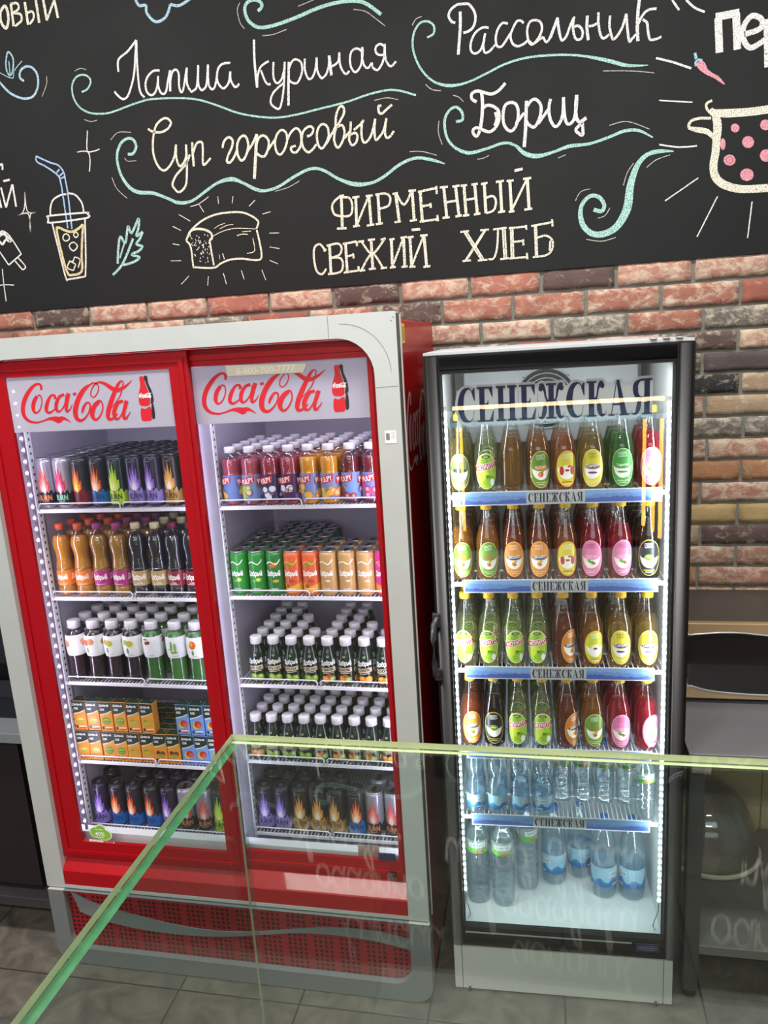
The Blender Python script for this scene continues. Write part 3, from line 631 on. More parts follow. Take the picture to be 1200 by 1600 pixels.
for pts in ([(p[0], p[1]) for p in arc], [(-.262, 1.86), (-.203, 1.862)], [(-.375, 1.988), (-.375, 2.043)]):
    vs, fs = ribbon(pts, .0012); sm_.add([(x, CY0 - .0006, z) for x, z in vs], fs, PM('7d8080', .6))
for sx, sz in ((-.207, 2.03), (-.213, 2.022)): sm_.add([(sx + .002 * math.cos(a), CY0 - .0008, sz + .002 * math.sin(a)) for a in [i * .785 for i in range(8)]], [tuple(range(8))], PM('7d8080', .6))
cpart(sm_, 'frame_seam')
eb = MB(); eb.box((CX1 - .002, CY0 + .004, .289), (CX1 + .001, -.708, CZ1 - .006), DGREY); eb.box((CX1 - .004, -.708, .289), (CX1 + .004, -.7, CZ1 - .008), PM('d6cfc6', .5))
cpart(eb, 'edge_trim')
# doors: left one runs in the front track
def door(x0, x1, y0, xl, xr, name_lbl):
    d = MB(); frame(d, rrect(x0, .392, x1, 1.983, .002, .002, .002, .002, 2), rrect(xl, .455, xr, 1.937, .002, .002, .002, .002, 2), y0, y0 + .011, REDFR)
    for a, b in (((x0 + .012, .41), (x1 - .012, 1.965)),):
        frame(d, rrect(a[0], a[1], b[0], b[1], .002, .002, .002, .002, 2), rrect(a[0] + .012, a[1] + .012, b[0] - .012, b[1] - .012, .002, .002, .002, .002, 2), y0 - .004, y0, REDFR)
    o = cpart(d, 'door', l=name_lbl)
    g = MB(); g.box((xl - .003, y0 + .005, .452), (xr + .003, y0 + .009, 1.94), PANE)
    cpart(g, 'glass_pane', o)
    return o
LD = door(-1.407, -.774, -.722, -1.331, -.829, 'left red sliding door in the front track')
RD = door(-.800, -.2645, -.700, -.779, -.283, 'right red sliding door in the rear track')
SIGN = glassmat('frosted_sign', (.8, .78, .84), .03, body=.72, bodycol=(.72, .70, .78))
for dr, yy, dx, xl, xr, nm in ((LD, -.7175, -1.2918 - (LOGO_L), -1.330, -.830, 'left'), (RD, -.6955, 0, -.778, -.284, 'right')):
    mb = MB(); mb.box((xl, yy - .0004, 1.782), (xr, yy, 1.936), SIGN)
    sc = 1.0
    for k, s_ in enumerate(LOGO):
        vs, fs = ribbon(s_, 1); mb.add([(x + dx, yy - .0008 - .00005 * k, z) for x, z in vs], fs, INK)
    for p in BOTR: vs, fs = fill(p); mb.add([(x + dx, yy - .0009, z) for x, z in vs], fs, INK)
    for p in BOTK: vs, fs = fill(p); mb.add([(x + dx, yy - .0008, z) for x, z in vs], fs, INKK)
    bx0 = min(p[0] for p in BOTR[0]); bx1 = max(p[0] for p in BOTK[0])
    zc = 1.862
    for k, s_ in enumerate(LOGO):
        q = [(bx0 + .004 + (p[0] - LX0) / (LX1 - LX0) * (bx1 - bx0 - .008), zc + (p[1] - LZ0) * .12, max(p[2] * .2, .0009)) for p in s_]
        vs, fs = ribbon(q, 1); mb.add([(x + dx, yy - .0014 - .00003 * k, z) for x, z in vs], fs, INKW)
    cpart(mb, 'sign_band', dr, 'pale sign band with red script wordmark and bottle emblem')
# yellowed tape with a phone number on the right sign
tp = MB(); q = [on(352, 571, 1, -.6985), on(356, 588, 1, -.6985), on(474, 582, 1, -.6985), on(479, 568, 1, -.6985)]
tp.add([(p.x, -.6985 - .0006, p.z) for p in q], [(0, 1, 2, 3)], TCREAM)
c = sum(q, Vector()) / 4; vs, fs = txt('8-800-700-7777', c.x, c.z - .0005, .165, .017, .5, .01)
tp.add([(x, -.6995, z) for x, z in vs], fs, PM('fbf7ea', .5))
cpart(tp, 'phone_tape', RD, 'cream tape strip with phone number')
# 40% sticker on the left door
st = MB(); c = on(157, 1301, 1, -.717); 
st_sh = [(ell(c.x - .012, c.z + .003, .026, .021), 'f4f6ee'), (ell(c.x + .012, c.z - .004, .03, .022), 'f4f6ee'), (ell(c.x + .004, c.z + .015, .02, .018), 'f4f6ee'), (rect(c.x + .002, c.z - .031, .09, .01, -2), 'efe6da'),
         (ell(c.x - .012, c.z + .003, .022, .017), '8cc63e'), (ell(c.x + .012, c.z - .004, .026, .018), '8cc63e'), (ell(c.x + .004, c.z + .014, .016, .015), '8cc63e'),
         (txt('40%', c.x, c.z - .002, .034, .014, 0, .02), 'ffffff'), (rect(c.x + .026, c.z - .031, .036, .009, -2), 'd05a3c'), (rect(c.x - .022, c.z - .031, .03, .0015, -2), 'd9a27c'), (rect(c.x - .002, c.z + .013, .026, .002), 'ffffff'), (rect(c.x - .002, c.z - .013, .03, .002), 'ffffff')]
flat(st, [(d, PM(h, .5)) for d, h in st_sh], -.7195, 0, .0002)
cpart(st, 'promo_sticker', LD, 'green cloud-shaped 40% sticker')
# lock and badge on the right door
c = on(614, 1363, 1, -.70); lk = MB(); lk.rbox((c.x - .012, -.716, c.z - .008), (c.x + .012, -.7005, c.z + .006), BLACK, .003); cpart(lk, 'door_lock', RD)
c = on(607, 1339, 1, -.70); bg = MB(); bg.box((c.x - .03, -.7025, c.z - .011), (c.x + .022, -.7, c.z + .013), PM('2b2a52', .4)); cpart(bg, 'maker_badge', RD, 'small dark blue badge')
c = on(578, 1338, 1, -.69); pb = MB(); pb.box((c.x - .04, -.674, c.z - .018), (c.x + .026, -.6725, c.z + .024), PM('b9948c', .6)); cpart(pb, 'paper_note', RD, 'faded pink paper label')
# sill below the doors
sl = MB(); sl.prism([(-.738, .289), (-.738, .350), (-.735, .354), (-.7045, .388), (-.66, .388), (-.66, .289)], 'x', -1.4075, -.2635, RED)
sl.box((-1.40, -.7385, .2895), (-.27, -.7381, .2915), BLACK)
cpart(sl, 'sill')
# skirt with perforated grille
sk = MB(); frame(sk, rrect(-1.469, .004, CX1, .283, .001, .001, .06, .06), rrect(-1.412, .064, -.262, .2829, .001, .001, .055, .055), -.748, -.70, SKIRT)
sk.box((-1.4689, -.7478, .279), (-1.412, -.7001, .2835), PM('b9b6ac', .5)); sk.box((-.262, -.7478, .279), (CX1 - .0005, -.7001, .2835), PM('b9b6ac', .5))
sk.rbox((-1.46, -.7, .004), (-.21, -.30, .05), DGREY, .003)
cpart(sk, 'skirt')
gr = MB(); gr.box((-1.425, -.728, .05), (-.25, -.722, .278), PM('97101a', .5))
HOLE = PM('1a1110', .9)
gx = -1.405; k = 0
while gx < -.272:
    if k % 5 != 4:
        for j in range(13):
            z = .268 - j * .0165
            x = gx
            if z < .07: continue
            gr.add([(x + .0055 * math.cos(a * .785 + .39), -.7284, z + .0055 * math.sin(a * .785 + .39)) for a in range(8)], [tuple(range(8))], HOLE)
    gx += .0168; k += 1
go = cpart(gr, 'grille')
wv_t = "190,452 250,480 320,502 400,524 500,546 600,558 700,558 800,550 880,547 960,552 1030,562 1100,580"
wv_b = "215,505 260,522 320,540 400,556 500,568 600,572 700,567 800,562 880,566 960,576 1030,590 1100,608"
T = px2(wv_t, 0, 1130, 1.714, 1, -.731); B_ = px2(wv_b, 0, 1130, 1.714, 1, -.731)
wv = MB(); vs = [(max(-1.411, min(-.263, p[0])), -.7312, p[1]) for p in T] + [(max(-1.411, min(-.263, p[0])), -.7312, p[1]) for p in B_]; n = len(T)
wv.add(vs + [(x, -.728, z) for x, y, z in vs], [(i, i + 1, n + i + 1, n + i) for i in range(n - 1)] + [(i, i + 1, 2 * n + i + 1, 2 * n + i) for i in range(n - 1)], PM('7f8584', .5, .2))
cpart(wv, 'wave_stripe', go, 'grey wave stripe')
# stickers on the frame and on the side
sb = MB(); c = on(611, 690, 1, CY0)
sb.box((c.x - .015, CY0 - .001, c.z - .004), (c.x + .015, CY0, c.z + .028), INKW)
rb = random.Random(2)
for i in range(12): sb.box((c.x - .012 + i * .0008, CY0 - .0013, c.z + .004), (c.x - .012 + i * .0008 + rb.choice((.0003, .0005)), CY0 - .001, c.z + .022), BLACK)
for i in range(5): sb.box((c.x + .002, CY0 - .0013, c.z + .024 - i * .004), (c.x + .012, CY0 - .001, c.z + .0245 - i * .004), PM('77777a', .6))
cpart(sb, 'barcode_sticker', o if False else None, 'white barcode sticker on the silver frame')
ys = MB(); X = CX1 - .004
ys.box((X, -.694, 1.968), (X + .0008, -.655, 2.018), PM('bfc0b8', .5)); ys.box((X, -.655, 1.966), (X + .0008, -.615, 2.015), PM('e3c92c', .5))
for i in range(10): ys.box((X + .0008, -.688 + i * .003, 1.975), (X + .0011, -.6868 + i * .003, 2.012), BLACK)
for i in range(5): ys.box((X + .0008, -.648 + i * .006, 1.972), (X + .0011, -.646 + i * .006, 2.008), PM('6d6320', .6))
cpart(ys, 'inventory_sticker', None, 'yellow and grey sticker on the red side')
sg = MB()
for k, s_ in enumerate(LOGO):
    q = [(-.66 + (p[0] - LX0) * 1.25, 1.62 + (p[1] - LZ0) * 1.9, p[2] * 1.5) for p in s_]
    vs, fs = ribbon(q, 1); sg.add([(X + .0008 + .00004 * k, y, z) for y, z in vs], fs, PM('d9b3b0', .5))
cpart(sg, 'side_lettering', None, 'pale script wordmark on the red side')
# wire shelves
def wire_shelf(name, x0, x1, y0, y1, z, part, guards, front_h=.013, pitch=.0125, gy=None):
    mb = MB()
    mb.rbox((x0, y0, z - front_h), (x1, y0 + .004, z - .001), WIRE, .001, 1)
    mb.box((x0, y1 - .004, z - .008), (x1, y1, z - .002), WIRE)
    for yy in (y0 + .12, (y0 + y1) / 2 + .04): mb.box((x0, yy, z - .0075), (x1, yy + .004, z - .0035), WIRE)
    n = int((x1 - x0) / pitch)
    for i in range(n + 1):
        x = x0 + .002 + i * (x1 - x0 - .004) / n; mb.box((x - .0012, y0 + .0005, z - .0035), (x + .0012, y1, z - .0012), WIRE)
    o = part(mb, name)
    for (a, b) in guards:
        g = MB(); y = y0 - .001; r_ = .006
        g.tube([(a, y, z - .006), (a, y, z + .012), (a + r_, y, z + .018), (b - r_, y, z + .018), (b, y, z + .012), (b, y, z - .006)], .0021, WIRE, 6)
        part(g, 'guard_rail', o)
    return o
YF = -.578
LZ = [1.526, 1.238, .945, .658, .40]; RZ = [1.526, 1.246, .957, .693, .432]
for z in LZ: wire_shelf('shelf', -1.4065, -.826, YF, -.13, z, cpart, [(-1.395, -1.116), (-1.106, -.83)])
for z in RZ: wire_shelf('shelf', -.794, -.264, YF, -.13, z, cpart, [(-.79, -.537), (-.527, -.267)])
# led strips behind the door frames
LEDM = PM('f2ecff', .5, emit=30); LEDB = PM('8a8298', .5)
for (x, w, l) in ((-1.337, 1, 'left'), (-.268, -1, 'right'), (-.80, 1, 'mid')):
    if l == 'mid': continue
    mb = MB(); mb.box((x - .004, -.683, .47), (x + .004, -.678, 1.93), LEDB)
    z = .50
    while z < 1.92: mb.rbox((x - .003, -.688, z), (x + .003, -.683, z + .006), LEDM, .001, 1); z += .034
    cpart(mb, 'led_strip')
mb = MB(); mb.box((-1.34, -.672, 1.952), (-.28, -.664, 1.958), LEDB)
x = -1.33
while x < -.29:
    mb.rbox((x, -.676, 1.945), (x + .006, -.672, 1.951), LEDM, .001, 1); x += .034
cpart(mb, 'led_strip')
VIO = (.84, .78, 1)
def clight(name, loc, rot, sx, sy, p, col=VIO):
    l = area(name, Vector(loc) - cooler_off, rot, sx, sy, p, col, cooler); return l
# vertical strips shine inwards and back; top strip shines down
clight('led_light', (-1.385, -.655, 1.17), (R(90), 0, R(-50)), .012, 1.4, 1.7)
clight('led_light', (-.84, -.655, 1.17), (R(90), 0, R(20)), .012, 1.4, 1.1)
clight('led_light', (-.785, -.66, 1.17), (R(90), 0, R(-30)), .012, 1.4, .9)
clight('led_light', (-.275, -.655, 1.17), (R(90), 0, R(50)), .012, 1.4, 1.8)
clight('led_light', (-1.1, -.62, 1.955), (R(25), 0, 0), .5, .02, .9)
clight('led_light', (-.53, -.62, 1.955), (R(25), 0, 0), .48, .02, .9)

# ------------------------------------------------------------------ the black-framed upright fridge
FTH = .0354; FO = Vector((-.1418, -.7239, 0))
fridge = empty('glass_door_fridge', FO, FTH); tag(fridge, 'narrow upright fridge with black door frame and white base', 'fridge')
def fw(x, y, z=0):
    return Vector((FO.x + x * math.cos(FTH) - y * math.sin(FTH), FO.y + x * math.sin(FTH) + y * math.cos(FTH), z))
def onf(u, v, yl):
    d = Matrix.Rotation(-FTH, 3, 'Z') @ (CR @ Vector(((u - 600) / FPX, 1, -(v - 800) / FPX))); c = Matrix.Rotation(-FTH, 3, 'Z') @ (CP - FO)
    t = (yl - c.y) / d.y; return c + d * t
def fpart(mb, name, parent=None, l=None):
    o = mb.build(name, parent or fridge)
    if l: lab(o, l)
    return o
FW, FH = .65, 1.93
BODYS = PM('161618', .4, .1, .1)
b1 = MB()
b1.box((.004, .045, .165), (.034, .60, FH + .004), BODYS); b1.box((FW - .034, .045, .165), (FW - .004, .60, FH + .004), BODYS)
b1.box((.034, .045, FH - .03), (FW - .034, .60, FH + .004), PM('b9bbbd', .5)); b1.box((.034, .57, .165), (FW - .034, .60, FH - .03), BODYS)
b1.box((.034, .06, .165), (FW - .034, .57, .215), BODYS)
b1.box((-.002, .034, FH + .0005), (FW + .002, .6, FH + .007), PM('c6c8ca', .45))
for x in (.56, .59, .62): b1.rbox((x - .01, .028, FH + .007), (x + .006, .05, FH + .012), PM('c9c9cc', .3, .8), .002)
fpart(b1, 'body')
FIN = PM('dfe5e8', .5)
b2 = MB(); b2.box((.034, .045, .245), (.041, .54, FH - .031), FIN); b2.box((FW - .041, .045, .245), (FW - .034, .54, FH - .031), FIN)
b2.box((.041, .53, .245), (FW - .041, .5699, FH - .031), FIN); b2.box((.034, .045, .2151), (FW - .034, .54, .245), FIN)
b2.box((.041, .045, FH - .04), (FW - .041, .53, FH - .031), FIN)
fpart(b2, 'liner')
# fan unit at the top
fn = MB(); fn.rbox((.08, .33, 1.66), (.57, .5299, 1.885), PM('b9c0c4', .45, .1), .004)
fpart(fn, 'fan_housing')
fg = MB(); c = Vector((.315, 0, 1.785)); pr = [(.075, 0), (.075, .004)]
for i in range(6):
    r_ = .018 + i * .0135
    fg.tube([(c.x + r_ * math.cos(a), .322, c.z + r_ * math.sin(a)) for a in [k * math.pi / 14 for k in range(28)]], .0016, PM('c3c8cb', .35, .3), 5, True)
for a in (45, 135): fg.tube([(c.x - .09 * math.cos(R(a)), .3235, c.z - .09 * math.sin(R(a))), (c.x + .09 * math.cos(R(a)), .3235, c.z + .09 * math.sin(R(a)))], .0018, PM('6f7478', .4, .6), 5)
fg.add([(c.x + .084 * math.cos(i * .2618), .3297, c.z + .084 * math.sin(i * .2618)) for i in range(24)], [tuple(range(24))], PM('3c4144', .7))
fpart(fg, 'fan_grille')
# door
dd = MB()
frame(dd, rrect(0, .2, FW, FH, .004, .004, .004, .004), rrect(.040, .252, FW - .042, FH - .042, .004, .004, .004, .004), .006, .043, BLACKFR)
# rounded profile bars on the front of the frame
def bar(mb, a, b, wdt, hh, m):
    a, b = Vector(a), Vector(b); d = (b - a).normalized(); u = Vector((0, -1, 0)); w = d.cross(u); vs = []; fs = []; N = 9
    for e in (a, b):
        for i in range(N):
            t = math.pi * i / (N - 1); vs.append(e + w * (wdt / 2 * -math.cos(t)) + u * (hh * math.sin(t) ** .6))
    for i in range(N - 1): fs.append((i, i + 1, N + i + 1, N + i))
    fs += [tuple(range(N)), tuple(range(N, 2 * N))]
    mb.add(vs, fs, m, True)
for a, b in (((.0205, .0065, .203), (.0205, .0065, FH - .003)), ((FW - .0215, .0065, .203), (FW - .0215, .0065, FH - .003))): bar(dd, a, b, .034, .007, BLACKFR)
for z, h in ((FH - .022, .034), (.226, .044)): bar(dd, (.04, .0062, z), (FW - .042, .0062, z), h, .005, BLACKFR)
dd.box((.045, .0015, .2475), (FW - .13, .003, .2515), PM('c9cbc9', .3, .7))
do = fpart(dd, 'door')
gg = MB(); gg.box((.038, .020, .25), (FW - .040, .024, FH - .04), PANE); fpart(gg, 'glass_pane', do)
ds = MB()                                                                    # dark glazing border and bottom bead
frame(ds, rrect(.0405, .2525, FW - .0425, FH - .0425, .002, .002, .002, .002, 2), rrect(.046, .266, FW - .049, FH - .048, .002, .002, .002, .002, 2), .0195, .0199, PM('3a3f42', .4))
fpart(ds, 'glazing_border', do)
hd = MB(); q = onf(690, 1015, -.01)
hd.tube([(.004, -.002, q.z + .085), (-.002, -.022, q.z + .075), (-.003, -.034, q.z + .04), (-.003, -.036, q.z - .03), (-.002, -.028, q.z - .065), (.004, -.002, q.z - .075)], .0085, PM('55575a', .28, .7), 10)
hd.rbox((-.008, -.004, q.z + .06), (.014, .012, q.z + .10), PM('3c3d40', .35, .4), .003); hd.rbox((-.008, -.004, q.z - .095), (.014, .012, q.z - .06), PM('3c3d40', .35, .4), .003)
fpart(hd, 'door_handle', do, 'grey curved door handle')
bb = MB(); bb.rbox((FW - .12, -.0015, .226), (FW - .055, .0015, .253), PM('1e2140', .35), .002)
vs, fs = ribbon(ell(FW - .0875, .2395, .026, .007, 20), .0012, True); bb.add([(x, -.0018, z) for x, z in vs], fs, PM('8f93b5', .5))
for i in range(9): bb.box((FW - .107 + i * .0044, -.0019, .2378), (FW - .1045 + i * .0044, -.0016, .2412), PM('8f93b5', .5))
fpart(bb, 'maker_badge', do, 'small dark blue oval badge')
# kick panel
kp = MB(); kp.rbox((.003, .046, .006), (.0265, .12, .164), WARMW, .0015); kp.rbox((.028, .046, .006), (FW - .033, .12, .164), WARMW, .0015); kp.rbox((FW - .0315, .046, .006), (FW - .007, .12, .164), WARMW, .0015)
kp.box((.01, .06, .0061), (FW - .01, .58, .1639), PM('3b3b3c', .6))
for x in (.048, FW - .053): kp.lathe([(.006, 0), (.006, .004), (.0035, .0045), (.0035, .0145)], BLACK, 10, x, .045)
fpart(kp, 'kick_panel')
for x in (.05, FW - .05):
    for y in (.12, .54): fpart(MB().lathe([(.016, 0), (.016, .0062)], BLACK, 12, x, y), 'foot')
# serif lettering, condensed bold with hairline serifs; each glyph drawn in a 0..1 box
def G(ch):
    st, th = .27, .05; P = []
    def stem(x, w=st): P.append([(x, 0), (x + w, 0), (x + w, 1), (x, 1)])
    def serif(x0, x1, z): P.append([(x0, z), (x1, z), (x1, z + th), (x0, z + th)])
    def arc(pts, sub=5): P.append(ribbon(cat(pts, sub), 1))
    def wedge(x, z, dz, w=.11): P.append([(x - w, z), (x, z), (x, z + dz)])
    if ch == 'С':
        arc([(.80, .72, .02), (.76, .88, .03), (.56, .975, .05), (.30, .86, .20), (.17, .62, .30), (.16, .38, .30), (.30, .13, .20), (.56, .025, .05), (.77, .12, .03), (.84, .34, .02)])
        P.append([(.86, .62), (.90, .62), (.90, .98), (.86, .98), (.72, .88)]); return P, .95
    if ch == 'Е':
        stem(.12); serif(0, .80, 0); serif(0, .80, 1 - th); serif(.3, .58, .48)
        P.append([(.80, 0), (.86, .34), (.80, .30), (.62, .05)]); P.append([(.80, 1), (.80, .68), (.76, .72), (.6, .95)]); P.append([(.58, .36), (.58, .65), (.48, .5)]); return P, .92
    if ch == 'Н':
        stem(.1); stem(.68); serif(0, .48, 0); serif(0, .48, 1 - th); serif(.57, 1.05, 0); serif(.57, 1.05, 1 - th); serif(.3, .7, .48); return P, 1.1
    if ch == 'Ж':
        stem(.50); serif(.38, .9, 0); serif(.38, .9, 1 - th)
        for sg_, m_ in ((-1, .635), (1, .635)):
            f = lambda x: m_ + sg_ * x
            P.append(ribbon(cat([(f(.12), .5, .05), (f(.26), .60, .08), (f(.32), .80, .12), (f(.42), .93, .16), (f(.56), .90, .20)], 5), 1)); P.append(ell(f(.52), .87, .11, .08, 14))
            P.append(ribbon(cat([(f(.12), .5, .05), (f(.28), .44, .14), (f(.34), .22, .22), (f(.46), .05, .12), (f(.62), .07, .03), (f(.66), .18, .02)], 5), 1))
        return P, 1.32
    if ch == 'К':
        stem(.1); serif(0, .48, 0); serif(0, .48, 1 - th)
        P.append(ribbon(cat([(.36, .5, .05), (.5, .58, .07), (.56, .8, .10), (.66, .93, .14), (.76, .90, .18)], 5), 1)); P.append(ell(.76, .87, .11, .08, 14))
        P.append(ribbon(cat([(.36, .5, .05), (.56, .44, .14), (.62, .22, .24), (.74, .05, .12), (.90, .07, .03), (.96, .18, .02)], 5), 1)); return P, 1.0
    if ch == 'А':
        P.append([(.38, 1), (.52, 1), (.92, .03), (.62, .03)]); P.append([(.36, .94), (.40, .94), (.17, .03), (.12, .03)]); serif(0, .30, 0); serif(.54, 1.02, 0); serif(.2, .66, .3); return P, 1.05
    if ch == 'Я':
        stem(.62); serif(.52, 1.0, 0); serif(.45, 1.0, 1 - th)
        P.append(ribbon(cat([(.64, .97, .05), (.40, .95, .07), (.23, .84, .22), (.20, .72, .27), (.26, .57, .20), (.44, .49, .06), (.64, .49, .05)], 5), 1))
        P.append(ribbon(cat([(.52, .49, .05), (.40, .40, .16), (.34, .2, .22), (.22, .05, .10), (.06, .04, .03), (.02, .12, .02)], 5), 1)); return P, 1.02
def serif_word(word, x0, z0, w, h, slope=0, gap=.03):
    gl = [G(c) for c in word]; tot = sum(g[1] + gap for g in gl) - gap; k = w / tot; x = 0; out = []
    for P, adv in gl:
        for p in P:
            vs, fs = p if isinstance(p, tuple) else fill(p)
            out.append(([(x0 + (x + a * .97) * k, z0 + c_ * h + slope * (x + a) * k) for a, c_ in vs], fs))
        x += adv + gap
    return out
NAVY = PM('0c1040', .5, spec=.25); PLATE = PM('b4b9b9', .55); NAVY2 = PM('20243f', .5)
a, b_ = onf(716, 661, .018), onf(1021, 647, .018); t_ = onf(716, 608, .018)
sgn = MB(); h_ = .088; x0, x1, z0 = a.x, b_.x, a.z - .001; slp = (b_.z - a.z) / (b_.x - a.x)
k = 0
gl = [G(c) for c in 'СЕНЕЖСКАЯ']; tot = sum(g[1] + .03 for g in gl) - .03; kk = (x1 - x0) / tot
xx = 0
for P, adv in gl:                                                            # pale outline plate behind every letter
    w_ = (adv + .03) * kk; cx = x0 + xx * kk + w_ / 2; zz = slp * (cx - x0)
    vs, fs = fill(rect(cx - .002, z0 + h_ / 2 + zz, w_ * .98, h_ * .86)); sgn.add([(x, .0252, z) for x, z in vs], fs, PLATE); xx += adv + .03; k += 1
for k, (vs, fs) in enumerate(serif_word('СЕНЕЖСКАЯ', x0, z0, x1 - x0, h_, slp)):
    if len(fs) and len(fs[0]) == 4: ol = [v for v in vs[0::2]] + [v for v in reversed(vs[1::2])]
    else: ol = list(vs)
    v2, f2 = ribbon(ol, .013, True); sgn.add([(x, .0254 - .000004 * (k % 9), z) for x, z in v2], f2, PLATE)
    sgn.add([(x, .0248 - .00002 * (k % 7), z) for x, z in vs], fs, NAVY)
fpart(sgn, 'door_lettering', do, 'dark blue serif lettering with pale outline')
# shelves with printed price strips
SZ = [1.566, 1.323, 1.070, .822, .606]
SKYB, HILL1, HILL2, BAND = PM('7fa6d6', .35), PM('6c8fcb', .35), PM('4a63a8', .35), PM('dfe4ee', .4)
hr = random.Random(4)
for i, z in enumerate(SZ):
    o = wire_shelf('shelf', .044, FW - .044, .062, .50, z - .004, lambda mb, nm, pr=None: mb.build(nm, pr or fridge), [])
    e = [(.056, .590), (.076, .584), (.071, .579), (.066, .574), (.074, .574)][i]; top, bot = z + .003, z - .034
    ps = MB(); y = .0585
    ps.box((e[0], y, bot), (e[1], y + .0015, top), BAND)
    w_ = e[1] - e[0]; L = (e[0] + .003, e[1] - .003)
    ps.add([(L[0], y - .0003, bot + .003), (L[1], y - .0003, bot + .003), (L[1], y - .0003, top - .002), (L[0], y - .0003, top - .002)], [(0, 1, 2, 3)], SKYB)
    for lay, (mt, base, amp, fr_) in enumerate(((HILL1, .60, .20, 9), (HILL2, .34, .16, 15))):
        pts = [(L[0] + (L[1] - L[0]) * t / 110, bot + .003 + (top - bot - .005) * min(.95, base + amp * math.sin(t / 110 * fr_ + i + lay * 2) * .6 + hr.uniform(-.07, .07))) for t in range(111)]
        ps.add([(x, y - .0005 - .0002 * lay, zz) for x, zz in pts] + [(x, y - .0005 - .0002 * lay, bot + .003) for x, zz in pts], [(t, t + 1, 112 + t, 111 + t) for t in range(110)], mt)
    cx = (e[0] + e[1]) / 2 + .001; pw = .150
    vs, fs = fill(rrect(cx - pw / 2, bot + .001, cx + pw / 2, top - .0005, .008, .008, .008, .008, 4)); ps.add([(x, y - .001, zz) for x, zz in vs], fs, PLATE)
    for k, (vs, fs) in enumerate(serif_word('СЕНЕЖСКАЯ', cx - .070, bot + .006, .140, .025)): ps.add([(x, y - .0013 - .00002 * (k % 5), zz) for x, zz in vs], fs, NAVY2)
    ps.build('price_strip', o)['label'] = 'blue mountain strip with printed name'
    for x in (.043, FW - .050): MB().rbox((x, .058, z - .03), (x + .007, .075, z + .004), WHITE, .001, 1).build('shelf_bracket', o)
# LED strips and cables
LEDW = PM('f2f8ff', .5, emit=22)
for x in (.0475, FW - .0525):
    mb = MB(); mb.box((x - .005, .032, .36), (x + .005, .038, 1.80), PM('d9e0e6', .4)); z = .37
    while z < 1.79: mb.rbox((x - .004, .028, z), (x + .004, .032, z + .007), LEDW, .001, 1); z += .021
    fpart(mb, 'led_strip')
    mb = MB(); s_ = 1 if x < .3 else -1
    mb.tube([(x, .036, .36), (x - s_ * .0005, .04, .33), (x + s_ * .008, .05, .29), (x + s_ * .01, .06, .262), (x + s_ * .003, .062, .2475)], .0014, PM('9aa0a4', .5), 5); fpart(mb, 'led_cable')
mb = MB()
for (a, b_, z) in ((.048, FW - .048, .2464),): mb.box((a, .047, z - .0010), (b_, .050, z), PM('b9c2c6', .5))
fpart(mb, 'floor_seam')
COOL = (.92, .97, 1)
for x, s_ in ((.056, -1), (FW - .062, 1)):
    area('led_light', (x, .042, 1.08), (R(90), 0, R(42) * s_), .012, 1.42, 2.4, COOL, fridge)
area('led_light', (FW / 2, .07, 1.875), (R(20), 0, 0), .5, .02, .9, COOL, fridge)
area('led_light', (FW / 2, .045, .55), (R(75), 0, 0), .5, .012, .7, COOL, fridge)

# ------------------------------------------------------------------ drinks: one builder per kind of container
ALU = PM('c3c5c9', .28, .9); ALUD = PM('4c4c52', .3, .8)
def C(h, rough=.35): return PM(h, rough)
def flame(cx, z0, w, h, cols, seed=1):
    """licks of flame: stacked tapering tongues"""
    rg = random.Random(seed); out = []
    for j, (col, k) in enumerate(zip(cols, (1, .72, .42))):
        base = [(cx - w * .5 * k, z0 + h * .12), (cx - w * .30 * k, z0 + h * .03), (cx - w * .08 * k, z0 + h * .07), (cx + w * .1 * k, z0), (cx + w * .34 * k, z0 + h * .06), (cx + w * .5 * k, z0 + h * .14)]
        tops = [(cx + w * .50 * k, z0 + h * .42 * k), (cx + w * .34 * k, z0 + h * .38 * k), (cx + w * .30 * k, z0 + h * .80 * k), (cx + w * .16 * k, z0 + h * .55 * k), (cx + w * .05 * k, z0 + h * 1.0 * k), (cx - w * .08 * k, z0 + h * .60 * k), (cx - w * .20 * k, z0 + h * .84 * k), (cx - w * .28 * k, z0 + h * .45 * k), (cx - w * .44 * k, z0 + h * .58 * k), (cx - w * .52 * k, z0 + h * .3)]
        out.append((base + tops, C(col, .3)))
    return out
def can(h, r, body, art, lidm=ALU, name='drink_can'):
    root = empty(name); nr = r * .86
    prof = [(r * .78, 0), (r * .80, .001), (r * .97, .006), (r, .010), (r, h - .016), (r * .985, h - .013), (nr + .001, h - .004)]
    mb = MB(); mb.lathe(prof, body, 26); wrap(mb, art, lambda z: r, .0002, .00005)
    mb.build('can_body', root)
    ld = MB(); ld.lathe([(nr + .001, h - .004), (nr + .0022, h - .0015), (nr + .0015, h), (nr - .001, h - .0004), (nr - .003, h - .0035), (.002, h - .003)], lidm, 26)
    vs = ell(0, -.004, .0075, .010, 14); ld.add([(x, z, h - .0018) for x, z in vs] + [(x, z, h - .0028) for x, z in vs], [tuple(range(14))] + [(i, (i + 1) % 14, 14 + (i + 1) % 14, 14 + i) for i in range(14)], ALUD if lidm is not ALUD else ALU)
    vs = ell(0, .011, .008, .007, 14); ld.add([(x, z, h - .0026) for x, z in vs], [tuple(range(14))], ALUD if lidm is not ALUD else C('111114'))
    ld.build('can_lid', root)
    return root
